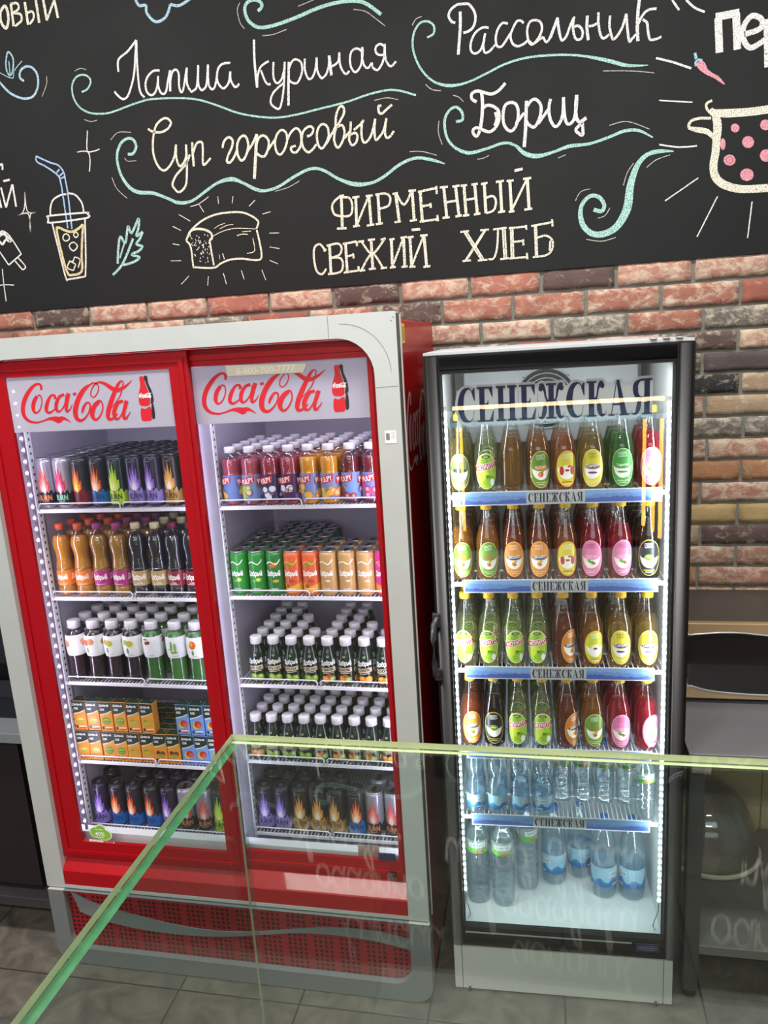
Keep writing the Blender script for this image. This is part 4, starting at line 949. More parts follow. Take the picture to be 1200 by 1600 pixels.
def burn(top, fl, low, tc, lid=ALU, metal=0):
    h, r = .158, .0292; W_ = 2 * math.pi * r * .998 / 2
    def f():
        n = 40; jag = [(-W_ + 2 * W_ * i / n, .052 + .006 * math.sin(i * 2.1) + .004 * math.sin(i * 5.3)) for i in range(n + 1)]
        strip = ([(x, .0101) for x, z in jag] + [(x, z) for x, z in jag], [(i, i + 1, n + 2 + i, n + 1 + i) for i in range(n)])
        art = [(strip, C(low, .3))]
        for cx in (0.0, W_): 
            art += flame(cx, .049, .036, .090, fl)
            if tc: art.append((txt('BURN', cx, .034, .042, .018, 0, .03), C(tc, .4)))
            art.append((rect(cx, .0215, .022, .0016), C(tc or 'd8d8d8', .4)))
            art.append((txt('ORIGINAL', cx, h - .0185, .022, .0022, 0, .0), C('b9bbc0', .4)))
        return can(h, r, PM(top, .28, metal), art, lid, 'energy_drink_can')
    return f
KINDS = {
 'silred': (burn('a9a4b4', ('d84a44', 'ee8a7c', 'f4d9d2'), '17141c', 'e08a52', ALU, .5), 'silver energy can with red flame', 'drink can'),
 'silpink': (burn('b3aebb', ('c81f4e', 'e0567c', 'e9c8c6'), '16201c', '8fd0b0', ALU, .5), 'silver energy can with pink flame', 'drink can'),
 'fire': (burn('20262e', ('d2541c', 'f0a02c', 'f2dc5a'), '7c1420', '4b0d14', ALUD), 'black energy can with orange flame', 'drink can'),
 'blue': (burn('241f28', ('d6481f', 'f0b070', 'f3e9e2'), '1565ae', '0a2f66', ALUD), 'black energy can with blue base', 'drink can'),
 'green': (burn('1a2a2c', ('a5cf2a', 'cfe64c', 'e8f2a0'), 'b2d32e', '1d2b14', ALUD), 'black energy can with lime flame', 'drink can'),
 'purple': (burn('241a34', ('7a55b4', 'b29adb', 'eee6fa'), '8a79bd', '2d2152', ALUD), 'black energy can with violet flame', 'drink can'),
 'gold': (burn('1e1714', ('c98a3c', 'e6b264', 'f4ead8'), 'b08339', '4a2c0c', ALUD), 'black energy can with gold flame', 'drink can'),
 'blackcan': (burn('17161c', ('6a6672', '8b8894', 'c9c6d0'), '26242e', '8c8994', ALUD), 'dark energy can', 'drink can'),
}
def slim(body, low, deco, tc='ffffff'):
    def f():
        h, r = .138, .0268; W_ = math.pi * r * .998; art = []
        if low: art.append(([(-W_, .0101), (W_, .0101), (W_, .034), (W_ * .5, .042), (0, .030), (-W_ * .5, .044), (-W_, .034)], C(low)))
        for cx in (0, W_ * .96):
            for (dx, dz, rx, rz, c_) in deco: art.append((ell(cx + dx, dz, rx, rz, 14), C(c_)))
            art.append((ribbon(cat([(cx - .024, .098), (cx - .008, .106), (cx + .01, .098), (cx + .024, .112)], 5), .003), C('ffffff' if not low else 'f4c14a')))
            art.append((txt('Добрый', cx - .002, .068, .047, .021, 0, .04), C(tc)))
            art.append((rect(cx, .022, .024, .0016), C(tc)))
        return can(h, r, C(body, .28), art, ALU)
    return f
KINDS.update({
 'sgreen': (slim('2f8f3a', None, [(.008, .050, .009, .007, '8cc63e'), (.008, .050, .006, .0045, 'd8e66a'), (-.006, .046, .006, .004, '6fb83c')]), 'slim green soda can', 'drink can'),
 'smix': (slim('2d7d38', None, [(.0, .094, .012, .006, 'd9702c'), (.01, .100, .006, .004, 'e7b23c'), (.006, .046, .010, .005, 'c9b23a')]), 'slim green can with orange flowers', 'drink can'),
 'sorange': (slim('e0673a', 'e9a63a', [(-.006, .096, .008, .005, '7d9a3a'), (.008, .101, .009, .004, '7d9a3a'), (.002, .046, .009, .005, 'c9452c'), (-.012, .03, .008, .006, '8d5a2e')]), 'slim orange soda can', 'drink can'),
 'stan': (slim('c49a62', None, [(.006, .047, .008, .0035, 'e8d6b2')]), 'slim tan cola can', 'drink can'),
 'smag': (slim('cc2f86', 'e08a3a', [(.008, .052, .008, .005, 'f09ac0'), (-.008, .096, .009, .005, 'e86aa8')]), 'slim magenta soda can', 'drink can'),
 'sdark': (slim('2c5a3c', None, [(.006, .047, .008, .0035, '4f8a4a')]), 'slim dark green soda can', 'drink can'),
})
CLEARP = glassmat('clear_plastic', (.97, .98, .98), .06, .04, edge=(.80, .83, .85), bump=.25, bscale=90)
def cap(mb, r, z0, z1, m, ribs=True):
    mb.lathe([(r, z0), (r, z1 - .002), (r - .0015, z1), (r * .5, z1 + .0004), (.0004, z1 + .0004)], m, 20)
    if ribs:
        for i in range(20):
            a = 2 * math.pi * i / 20; c, s_ = math.cos(a), math.sin(a)
            mb.add([(c * (r + .0006) - s_ * t, s_ * (r + .0006) + c * t, z) for t in (-.0008, .0008) for z in (z0 + .001, z1 - .002)], [(0, 1, 3, 2)], m)
def bottle(name, prof, body, capm, capz, capr, art, liq=None, liqm=None, lprof=None, seg=26, labname='label'):
    root = empty(name); f = prof_r(prof)
    mb = MB(); mb.lathe(prof, body, seg); mb.build('bottle_body', root)
    if liq:
        ps = [(max(r - .0012, .0005), z + (.0012 if i == 0 else 0)) for i, (r, z) in enumerate(prof) if z < liq] ; ps.append((max(f(liq) - .0012, .0005), liq)); ps.append((.0004, liq))
        mb = MB(); mb.lathe(ps, liqm, seg); mb.build('drink', root)
    cm = MB(); cap(cm, capr, capz[0], capz[1], capm); cm.build('cap', root)
    if art:
        mb = MB(); wrap(mb, art, f, .0004, .00005); mb.build(labname, root)
    return root
def dense(pts, n=4): return cat(pts, n)
# pulpy-style juice bottle
def pulpy(liqc, base, fruit, seed):
    def f():
        r = .0285; prof = dense([(.022, 0), (.0275, .004), (r, .012), (r, .05), (r, .088), (.0275, .096), (.028, .108), (.0285, .120), (.026, .136), (.019, .148), (.0145, .153), (.0145, .158)], 3)
        W_ = math.pi * r * .998; art = [([(-W_, .012), (W_, .012), (W_, .090), (-W_, .090)], C(base, .3))]; rg = random.Random(seed)
        for cx in (-.052, -.004 + rg.uniform(-.008, .006), .048):
            for k in range(6):
                c_, rr_ = fruit[k % len(fruit)], rg.uniform(.007, .012); x, z = cx + rg.uniform(-.02, .02), rg.uniform(.022, .052)
                art.append((ell(x, z, rr_, rr_, 14), C(c_))); 
                if k % 2 == 0:
                    art.append((ell(x, z, rr_ * .72, rr_ * .72, 12), C(fruit[(k + 1) % len(fruit)])))
                    for a in range(0, 180, 45): art.append((ribbon([(x - rr_ * .7 * math.cos(R(a)), z - rr_ * .7 * math.sin(R(a))), (x + rr_ * .7 * math.cos(R(a)), z + rr_ * .7 * math.sin(R(a)))], .0009), C('f5e7c4')))
            art.append(([(cx - .022, .058), (cx + .018, .068), (cx + .02, .088), (cx - .021, .078)], C('cf2a2e')))
            art.append((txt('PULPY', cx - .001, .073, .036, .015, 14, .03), C('f6f0ee')))
        return bottle('juice_bottle', prof, CLEARP, C('e9e7ee'), (.155, .172), .0165, art, .136, PM(liqc, .25, 0, .4))
    return f
KINDS.update({
 'p_or': (pulpy('a83a52', '6f86c4', ('e8a33a', 'd9c24a', '7a62a8', 'e6b64a'), 1), 'pink juice bottle with orange-fruit label', 'juice bottle'),
 'p_gr': (pulpy('b0455a', '7f93c0', ('8fae4a', 'a9bf4e', '5a4a92', 'd8c25a'), 2), 'pink juice bottle with green-fruit label', 'juice bottle'),
 'p_bl': (pulpy('a02840', '3a2f5e', ('2c2450', 'ece9f4', 'c5302f', '4a5f9a'), 3), 'red juice bottle with dark berry label', 'juice bottle'),
 'p_lo': (pulpy('a83348', '4a2a5c', ('3a1f4a', 'efeaf5', 'b32d3c', '6a4a8a'), 4), 'red juice bottle with purple label', 'juice bottle'),
 'p_o1': (pulpy('e89a1c', '7f8fc4', ('f09a2a', 'f2b83c', 'e07a3a', 'f0c05a'), 5), 'orange juice bottle with slice label', 'juice bottle'),
 'p_o2': (pulpy('ea9c1e', '8a94bf', ('f0a02e', 'f4bd48', 'ec8a2a', 'e9bf60'), 6), 'orange juice bottle with big orange slice', 'juice bottle'),
 'p_ch': (pulpy('6a1626', '7f9fd4', ('b3202c', '8c1422', 'c23a3c', '7f9fd4'), 7), 'dark red bottle with cherry label', 'juice bottle'),
 'p_mx': (pulpy('701a2c', '7a86c8', ('a8202c', 'c93c8a', 'b5292f', 'd05aa0'), 8), 'dark red bottle with magenta fruit label', 'juice bottle'),
})
# contoured lemonade bottle (second shelf left)
def contour(liqc, capc, labc, small=False, dark=False):
    def f():
        prof = dense([(.022, 0), (.028, .004), (.030, .016), (.0295, .030), (.0285, .034), (.0285, .088), (.0285, .092), (.0255, .112), (.024, .126), (.0255, .142), (.029, .160), (.0295, .172), (.026, .190), (.019, .203), (.0125, .213), (.0125, .222)], 3)
        r = .0285; W_ = math.pi * r * .998; art = [([(-W_, .036), (W_, .036), (W_, .084), (-W_, .084)], C(labc, .35))]
        for cx in (-.06, .0, .06):
            art.append((txt('Добрый', cx, .062, .048, .022, 0, .04), C('fbf6ee')))
            if dark: art.append((txt('cola', cx + .004, .046, .018, .007, 0, .01), C('fbf6ee')))
            art.append((rect(cx, .0405, .036, .0012), C('fbf6ee')))
        return bottle('soda_bottle', prof, CLEARP, C(capc), (.216, .234), .0145, art, .196, PM(liqc, .25, 0, .4))
    return f
KINDS.update({
 'c_or': (contour('c98318', 'd9522e', 'e8812a'), 'orange soda bottle with orange label', 'soda bottle'),
 'c_mg': (contour('a8741a', 'a03a7c', 'b52c84'), 'amber soda bottle with magenta label', 'soda bottle'),
 'c_tn': (contour('120d14', 'd9cda8', 'b99a66', dark=True), 'black cola bottle with tan label', 'soda bottle'),
 'c_rd': (contour('140c14', '6a2038', '8c2236', dark=True), 'black cola bottle with dark red label', 'soda bottle'),
})
# wide-mouth aloe bottles with sleeve label (third shelf left)
def aloe(liqc, cols):
    def f():
        prof = dense([(.023, 0), (.029, .005), (.031, .016), (.0295, .040), (.0295, .070), (.030, .084), (.0325, .100), (.0335, .125), (.033, .148), (.028, .166), (.020, .175), (.0185, .180), (.0185, .184)], 3)
        lp = lambda z: prof_r(prof)(z); r = .0325; W_ = math.pi * r * .999; art = []
        n = 16; zs = [.088 + .07 * i / 8 for i in range(9)]
        g = ([( -W_ + 2 * W_ * i / n, z) for z in zs for i in range(n + 1)], [(j * (n + 1) + i, j * (n + 1) + i + 1, (j + 1) * (n + 1) + i + 1, (j + 1) * (n + 1) + i) for j in range(8) for i in range(n)])
        art.append((g, C('e6e8ea', .35)))
        for cx in (-.062, .0, .062):
            for (dx, dz, rx, rz, c_) in cols: art.append((ell(cx + dx, dz, rx, rz, 14), C(c_)))
            art.append((rect(cx + .004, .096, .018, .0014), C('6f8a5a')))
        return bottle('aloe_drink_bottle', prof, CLEARP, C('eceaf0'), (.178, .203), .0205, art, .172, PM(liqc, .25, 0, .4))
    return f
KINDS.update({
 'a_pk': (aloe('2a0f22', [(-.014, .13, .012, .012, 'd98a6a'), (-.02, .135, .008, .009, 'e6a070')]), 'purple drink bottle with peach sleeve', 'drink bottle'),
 'a_pe': (aloe('22101c', [(-.010, .134, .010, .011, 'd0603a'), (.008, .138, .012, .011, 'dd8a5c'), (-.004, .110, .004, .010, '6f9a4a')]), 'purple drink bottle with peach picture', 'drink bottle'),
 'a_lm': (aloe('1f1020', [(.004, .134, .012, .011, 'c3b93a'), (-.010, .138, .009, .009, 'a9ad36'), (-.004, .110, .004, .010, '5f8a5a')]), 'purple drink bottle with lemon picture', 'drink bottle'),
 'a_ch': (aloe('2f6a2c', [(-.010, .138, .006, .006, '8c1f30'), (-.002, .140, .006, .006, '9c2436'), (-.012, .150, .008, .003, '3f8a3a')]), 'green drink bottle with cherry picture', 'drink bottle'),
 'a_al': (aloe('3f7a30', [(-.008, .128, .004, .018, '6f9f4a'), (.004, .124, .005, .016, '86b35c'), (.0, .108, .012, .004, '7aa552'), (-.012, .118, .009, .003, '8fbf62')]), 'green drink bottle with aloe leaves', 'drink bottle'),
 'a_mg': (aloe('356f30', [(-.004, .134, .012, .014, 'd9662c'), (-.008, .138, .007, .008, 'e6a13a'), (-.004, .108, .004, .009, '5f9a4a')]), 'green drink bottle with mango picture', 'drink bottle'),
})
# dark glass 100% juice bottles
def juice(cols, tag_='100% сок', liq='16281c'):
    def f():
        r = .0262; prof = dense([(.020, 0), (.0252, .003), (r, .010), (r, .070), (.0258, .082), (.0225, .100), (.0178, .113), (.0160, .122), (.0160, .128)], 3); W_ = math.pi * r * .998; art = []
        ff = prof_r(prof)
        for cx in (-.054, .0, .054):
            for (dx, dz, rx, rz, c_) in cols: art.append((ell(cx + dx, dz, rx, rz, 14), C(c_, .3)))
            art.append((rect(cx, .052, .046, .014, 5), C('cbbd9f'))); art.append((txt(tag_, cx - .002, .0525, .038, .0095, 5, .03), C('2c2a22'))); art.append((rect(cx, .0415, .034, .0016, 5), C('d8d2c4')))
            art.append((txt('Добрый', cx, .073, .045, .020, 4, .04), C('e9efe9')))
            art.append((rect(cx, .094, .007, .006), C('8fb08a'))); art.append((rect(cx, .0945, .003, .003), C('16281c')))
        return bottle('juice_bottle', prof, PM('16261c', .2, 0, .5), C('e9e7ec'), (.126, .149), .0180, art)
    return f
APP = [(-.010, .022, .013, .013, '6f9a2c'), (.012, .020, .012, .012, '86ad38'), (-.008, .025, .007, .006, 'a9c95a'), (.014, .024, .005, .004, 'c2dc7c')]
MUL = [(-.010, .020, .013, .012, 'd98a2a'), (.010, .022, .011, .010, '7fa03a'), (.010, .022, .006, .005, 'c9d28a'), (-.012, .022, .007, .007, 'efb04a'), (.001, .034, .008, .005, 'c24a2c')]
ORA = [(-.008, .022, .013, .012, 'e0861e'), (.012, .022, .012, .012, 'e9962a'), (.012, .022, .008, .008, 'f3b75a'), (-.010, .026, .006, .004, 'f5c36a')]
KINDS.update({
 'j_ap': (juice(APP), 'green apple juice bottle', 'juice bottle'),
 'j_mu': (juice(MUL, '100%'), 'multifruit juice bottle', 'juice bottle'),
 'j_or': (juice(ORA, '100%'), 'orange juice bottle', 'juice bottle'),
})
# small juice cartons
def carton(base, cols):
    def f():
        w, d, h = .0455, .034, .106; root = empty('juice_carton'); mb = MB()
        mb.rbox((-w / 2, -d / 2, 0), (w / 2, d / 2, h), C(base, .4), .0012, 1)
        y = -d / 2
        art = [([(-w / 2 + .0003, .062), (w / 2 - .0003, .070), (w / 2 - .0003, h - .001), (-w / 2 + .0003, h - .001)], C('16302a', .4)), (ribbon([(-w / 2 + .001, .058), (0, .064), (w / 2 - .001, .074)], .003), C('d9e0c0'))]
        for (dx, dz, rx, rz, c_) in cols: art.append((ell(dx, dz, rx, rz, 14), C(c_)))
        art += [(txt('Добрый', -.003, h - .013, .034, .010, 0, .03), C('f1f3ea')), (txt('сок', -.010, h - .027, .016, .008, 0, .03), C('f1f3ea')), (rect(.006, .015, .026, .0045, 3), C('f3d9b8')), (rect(.006, .0085, .022, .003, 3), C('a8342c')), (ell(-.014, .013, .004, .006, 10), C('27305f'))]
        flat(mb, art, y, .0002, .0002); mb.build('carton_body', root)
        tp = MB(); tp.box((-w / 2 + .001, -d / 2 + .001, h), (w / 2 - .001, d / 2 - .001, h + .0008), C('1d3a2c', .45)); tp.box((-w / 2 + .001, -.0015, h + .0008), (w / 2 - .001, .0015, h + .0024), C('27483a', .45)); tp.lathe([(.0035, h + .0008), (.0035, h + .0014)], ALU, 8, .010, .009); tp.build('carton_top', root)
        return root
    return f
KINDS.update({
 'k_me': (carton('d98f2e', [(0, .038, .016, .013, 'd9a03c'), (.0, .036, .012, .009, '9fae3c'), (.002, .040, .012, .003, 'e9cf7c')]), 'orange carton with melon picture', 'juice carton'),
 'k_ap': (carton('d9912e', [(0, .038, .016, .014, '6f8f2c'), (.0, .038, .013, .008, '97ad3a'), (.002, .036, .013, .0025, '4f7a24')]), 'orange carton with green apple picture', 'juice carton'),
 'k_pi': (carton('db922f', [(0, .038, .017, .012, 'c99a32'), (.0, .036, .013, .007, 'b4a83a'), (-.006, .044, .008, .003, '7d8f2c')]), 'orange carton with pineapple picture', 'juice carton'),
 'k_ch': (carton('d9902e', [(-.008, .038, .008, .008, '7a1c24'), (.008, .037, .008, .008, '8c242a'), (0, .030, .013, .006, '7f9f34')]), 'orange carton with cherry picture', 'juice carton'),
 'k_bl': (carton('6f97cf', [(-.004, .036, .011, .014, 'c9b84a'), (.004, .040, .013, .012, 'b5302c'), (.008, .036, .008, .008, 'd25a3c')]), 'blue carton with red apple picture', 'juice carton'),
 'k_bc': (carton('6f97cf', [(0, .038, .014, .013, '8fae4a'), (.002, .037, .009, .007, 'c24a3a')]), 'blue carton with kiwi picture', 'juice carton'),
 'k_dk': (carton('3a4038', [(0, .038, .014, .013, '4a4a34')]), 'dark carton', 'juice carton'),
})
# tall soda bottles of the black fridge
def oval(c1, c2, c3, name, fruit, namec='ffffff', boxc='ffffff', rot=0):
    a = [(ell(0, .060, .0300, .0495, 30), C(c2, .35)), (ell(0, .060, .0285, .0475, 30), C(c1, .35))]
    a.append((ribbon(rect(-.001, .093, .020, .0105, 6), .0012, True), C(boxc))); a.append((txt('ГОСТ', -.001, .093, .015, .0062, 6, .01), C(boxc)))
    cres = ell(0, .066, .0245, .034, 18, 180, 360) + ell(0, .066, .0245, .010, 18, 360, 180)[1:-1]
    a.append((cres, C('f4f1e8'))); a.append((ell(0, .064, .019, .006, 16), C(c3)))
    if name: a.append((txt(name, 0, .0655, .032, .009, 4, .02), C(namec)))
    for (dx, dz, rx, rz, c_) in fruit: a.append((ell(dx, dz, rx, rz, 12), C(c_)))
    a.append((rect(0, .0255, .028, .0022), C(c2))); a.append((rect(0, .0205, .018, .0016), C('f4f1e8')))
    return [((([(x + rot, z) for x, z in s_[0]], s_[1]) if isinstance(s_, tuple) else [(x + rot, z) for x, z in s_]), m) for s_, m in a]
PEAR = [(0, .047, .006, .007, 'd9a92c'), (.002, .045, .004, .004, 'd0502c'), (.005, .054, .004, .0015, '5a8a2c')]
APPL = [(-.001, .047, .007, .007, 'c8402c'), (-.003, .047, .004, .005, 'e0a03a'), (.004, .054, .004, .0015, '5a8a2c')]
def mojito(rot=0):
    a = [(ell(0, .060, .0295, .0485, 30), C('dfe9c8')), (ell(0, .060, .0278, .0465, 30), C('a9cc3a')), (ell(-.008, .045, .016, .020, 16), C('c6dc4a')), (ell(.010, .038, .013, .011, 14), C('7fae2c')), (ell(.004, .030, .014, .009, 14), C('92c034')), (ell(-.004, .086, .010, .008, 14), C('86b53a')), (ell(.016, .030, .006, .010, 10), C('e9f0ee')), (ell(.004, .046, .006, .004, 10), C('4f8a24')),
         (ell(0, .0985, .011, .0042, 16), C('1d3a2c')), (rect(0, .0985, .012, .002), C('e9f0e4')), (rect(0, .072, .060, .018, 12), C('f3ece4')), (rect(0, .072, .060, .0145, 12), C('b5302c')), (txt('МОХИТО', 0, .072, .050, .0115, 12, .02), C('ffffff'))]
    return [((([(x + rot, z) for x, z in s_[0]], s_[1]) if isinstance(s_, tuple) else [(x + rot, z) for x, z in s_]), m) for s_, m in a]
def soda(tint, art, capc='e0b52c', body=.45, bc=None):
    def f():
        prof = dense([(.022, 0), (.028, .003), (.0308, .010), (.0308, .060), (.0308, .104), (.0298, .115), (.0262, .129), (.0212, .147), (.0165, .166), (.0135, .182), (.0120, .194), (.0120, .201)], 3)
        col = srgb(tint); bcol = srgb(bc or tint); liqm = glassmat('liquid_' + tint, tuple((.35 + .65 * c) ** .6 for c in col) if body < .9 else col, .0, .1, body * .55 if body < .9 else body, tuple(min(1, c * 1.25) for c in bcol))
        return bottle('soda_bottle', prof, CLEARP, C(capc, .4), (.195, .212), .0150, art, .146, liqm)
    return f
KINDS.update({
 's_mo': (soda('e4e8cf', mojito(), body=.12, bc='b9c090'), 'lime mojito soda bottle', 'soda bottle'),
 's_gr': (soda('b97a2c', oval('6f9a3a', 'c9d88a', '6f9a3a', 'ГРУША', PEAR, 'd05a2c'), body=.5), 'amber soda with green label', 'soda bottle'),
 's_ap': (soda('a8702c', oval('6a9238', 'd8d27a', 'd0662c', 'ЯБЛОКО', APPL, 'e8e2c0'), body=.5), 'amber soda with apple label', 'soda bottle'),
 's_du': (soda('a8562c', oval('dd9038', 'efc07a', '3a3a4a', 'ДЮШЕС', PEAR), body=.55), 'brown soda with orange label', 'soda bottle'),
 's_yr': (soda('b06a30', oval('d6c93a', 'c8402c', 'd8dc4a', '', [(0, .058, .013, .012, 'f4f1e8'), (-.014, .055, .006, .012, 'b5302c'), (.014, .055, .006, .012, 'b5302c'), (0, .056, .006, .003, '8a3a24'), (.006, .066, .006, .003, 'd0502c')]), body=.5), 'amber soda with yellow-red label', 'soda bottle'),
 's_ci': (soda('a98a4c', oval('dccf45', 'f0e8a0', '5a4284', 'Ситро', [(0, .048, .012, .003, '5a4284')], boxc='5a5a3a'), body=.35), 'golden soda with yellow-purple label', 'soda bottle'),
 's_ta': (soda('3f7a3a', oval('4aa04a', 'bfe0a0', '3f9a3a', 'Тархун', [(0, .048, .014, .003, '3f9a3a')]), body=.55), 'green soda with green label', 'soda bottle'),
 's_pk': (soda('b01c30', oval('dd7fae', 'f0b8d0', 'e9a0c0', '', [(0, .050, .008, .003, '5a8a3a'), (.006, .046, .006, .003, 'b5502c'), (-.006, .054, .005, .003, '7aa04a')], boxc='b03a70'), body=.6), 'crimson soda with pink label', 'soda bottle'),
 's_bk': (soda('15100f', oval('20222a', 'd8c83a', '20222a', '', [(0, .060, .012, .009, '8fae3a'), (0, .060, .009, .006, '4a6a2c'), (0, .061, .007, .003, 'c9d86a')]), body=.95), 'black soda with dark green label', 'soda bottle'),
 's_am': (soda('a3793c', oval('c9b070', 'd8c48a', 'c9b070', '', [], rot=.085), body=.4), 'amber soda with label turned away', 'soda bottle'),
 's_ol': (soda('86793c', oval('6f7a4a', 'd8d8a0', '2c3a3a', '', [(0, .05, .01, .003, 'f0f0e0')], rot=-.006), body=.5), 'olive soda with grey-green label', 'soda bottle'),
 's_dt': (soda('8e4a28', oval('c98238', 'e0a860', '3a3a4a', 'ДЮШЕС', PEAR, rot=.02), body=.6), 'brown soda with orange label turned right', 'soda bottle'),
 's_yt': (soda('a8702f', oval('c9d040', 'd8552c', 'd8dc4a', '', [(0, .056, .012, .012, 'f4f1e8'), (0, .056, .006, .003, '8a3a24')], rot=.014), body=.45), 'amber soda with lime-red label', 'soda bottle'),
 's_pt': (soda('b51c2f', oval('de86b4', 'b0305c', 'e9a0c0', '', [(0, .050, .008, .003, '5a8a3a')], rot=.014), body=.6), 'crimson soda with pink label turned right', 'soda bottle'),
})
# water bottles
WATERB = glassmat('water_plastic', (.90, .96, .99), .10, .06, .10, (.66, .82, .93), edge=(.62, .74, .84), bump=.9, bscale=60)
WATERG = glassmat('water_plastic_clear', (.92, .96, .98), .12, .06, .08, (.72, .82, .88), edge=(.58, .68, .74), bump=.9, bscale=60)
WLIQ = glassmat('still_water', (.97, .985, .995), .02, .02, 0)
def wlab(z0, z1, r, style, rot=0):
    W_ = math.pi * r * .99; a = []
    if style == 'g':
        a += [([(-W_, z0), (W_, z0), (W_, z1), (-W_, z1)], glassmat('label_film', (.8, .86, .88), .04, .2, .35, (.8, .84, .86)))]
        for cx in (-.062 * r / .028, 0, .062 * r / .028):
            k = r / .03; h = z1 - z0
            a += [([(cx - .030 * k, z0), (cx + .030 * k, z0), (cx + .030 * k, z0 + h * .3), (cx + .012 * k, z0 + h * .22), (cx - .012 * k, z0 + h * .38), (cx - .03 * k, z0 + h * .42)], C('5aa83a')), (rect(cx + .006 * k, z0 + h * .12, .028 * k, h * .12), C('c24a40')), (rect(cx, z0 + h * .62, .046 * k, h * .36, 3), C('c9d0d0')), (txt('СЕНЕЖСКАЯ', cx, z0 + h * .62, .040 * k, h * .24, 3, .02), C('3a3f48'))]
    else:
        a += [([(-W_, z0), (W_, z0), (W_, z1), (-W_, z1)], C('9cc4dc', .35))]; h = z1 - z0; n = 40
        rg = random.Random(9); hill = [(-W_ + 2 * W_ * i / n, z0 + h * (.34 + .14 * math.sin(i * .9) + rg.uniform(-.05, .05))) for i in range(n + 1)]
        a += [((hill + [(x, z0) for x, z in hill], [(i, i + 1, n + 2 + i, n + 1 + i) for i in range(n)]), C('2f86c0'))]
        hill2 = [(x, z0 + (z - z0) * .62) for x, z in hill]; a += [((hill2 + [(x, z0) for x, z in hill2], [(i, i + 1, n + 2 + i, n + 1 + i) for i in range(n)]), C('2a6eb0'))]
        k = r / .03
        for cx in (-.06 * k, 0 + .02 * k, .08 * k): a += [(rect(cx, z0 + h * .66, .040 * k, h * .26, 3), C('dfe8ec')), (txt('СЕНЕЖСКАЯ', cx, z0 + h * .66, .037 * k, h * .18, 3, .02), C('2c3450')), (rect(cx, z0 + h * .10, .022 * k, h * .08), C('c9d4dc'))]
        a += [(rect(.02 * k, z0 + h * .32, .024 * k, h * .07, 2), C('b5504c'))]
    if rot: a = [((([(x + rot, z) for x, z in s_[0]], s_[1]) if isinstance(s_, tuple) else [(x + rot, z) for x, z in s_]), m) if i_ else (s_, m) for i_, (s_, m) in enumerate(a)]
    return a
def water(name, prof, mat_, capr, capz, art, liq, capc='3a7ac0'):
    def f(): return bottle(name, prof, mat_, C(capc), capz, capr, art, liq, WLIQ, labname='label')
    return f
pc = dense([(.014, 0), (.020, .006), (.026, .003), (.0275, .014), (.0275, .060), (.0275, .072), (.0265, .090), (.0205, .108), (.0195, .116), (.0235, .128), (.0275, .146), (.0260, .166), (.0180, .186), (.0118, .194), (.0118, .200)], 3)
def ringed(r, z0, z1, n, top):
    p = [(r * .5, 0), (r * .75, .006), (r * .93, .003), (r, .012)]
    for i in range(n): z = z0 + (z1 - z0) * i / n; dz = (z1 - z0) / n; p += [(r, z), (r, z + dz * .45), (r * .93, z + dz * .72)]
    return p + [(r, z1), (r, z1 + top[0]), (r * .9, z1 + top[0] + .01), (r * .66, z1 + top[1] - .012), (.0125, z1 + top[1]), (.0125, z1 + top[1] + .008)]
pr5 = ringed(.0275, .018, .118, 6, (.034, .066)); pr15 = ringed(.0345, .022, .176, 7, (.050, .094))
pw = dense([(.018, 0), (.028, .008), (.036, .004), (.0385, .018), (.0390, .040), (.0390, .118), (.0385, .158), (.036, .186), (.028, .214), (.017, .238), (.0125, .248), (.0125, .258)], 3)
KINDS.update({
 'w_cu': (water('water_bottle', pc, WATERB, .0138, (.197, .211), wlab(.020, .062, .0275, 'b'), .176), 'curved blue water bottle', 'water bottle'),
 'w_cb': (water('water_bottle', pc, WATERB, .0138, (.197, .211), wlab(.020, .062, .0275, 'b', .045), .176), 'curved blue water bottle', 'water bottle'),
 'w_ri': (water('water_bottle', pr5, WATERG, .0145, (.186, .200), wlab(.121, .150, .0275, 'g'), .165), 'small ringed water bottle', 'water bottle'),
 'w_bi': (water('water_bottle', pr15, WATERG, .0145, (.272, .288), wlab(.180, .224, .0345, 'g'), .245), 'tall ringed water bottle', 'water bottle'),
 'w_wi': (water('water_bottle', pw, WATERB, .0145, (.254, .269), wlab(.044, .110, .0390, 'b'), .215), 'wide blue-label water bottle', 'water bottle'),
 'w_wc': (water('water_bottle', pw, WATERB, .0145, (.254, .269), wlab(.044, .110, .0390, 'b', .03), .215), 'wide blue-label water bottle', 'water bottle'),
})
PROTO = {}
ORD = ['first', 'second', 'third', 'fourth', 'fifth', 'sixth', 'seventh', 'eighth', 'ninth', 'tenth', 'eleventh', 'twelfth']
def place(kind, loc, rz, label, group):
    if kind not in PROTO:
        r_ = KINDS[kind][0](); PROTO[kind] = (r_, [c for c in r_.children]); o = r_
    else:
        src, kids = PROTO[kind]; o = src.copy(); COL.objects.link(o)
        for c in kids:
            d = c.copy(); COL.objects.link(d); d.parent = o
    o.location = loc; o.rotation_euler = (0, 0, rz); tag(o, label, KINDS[kind][2], group)
    return o
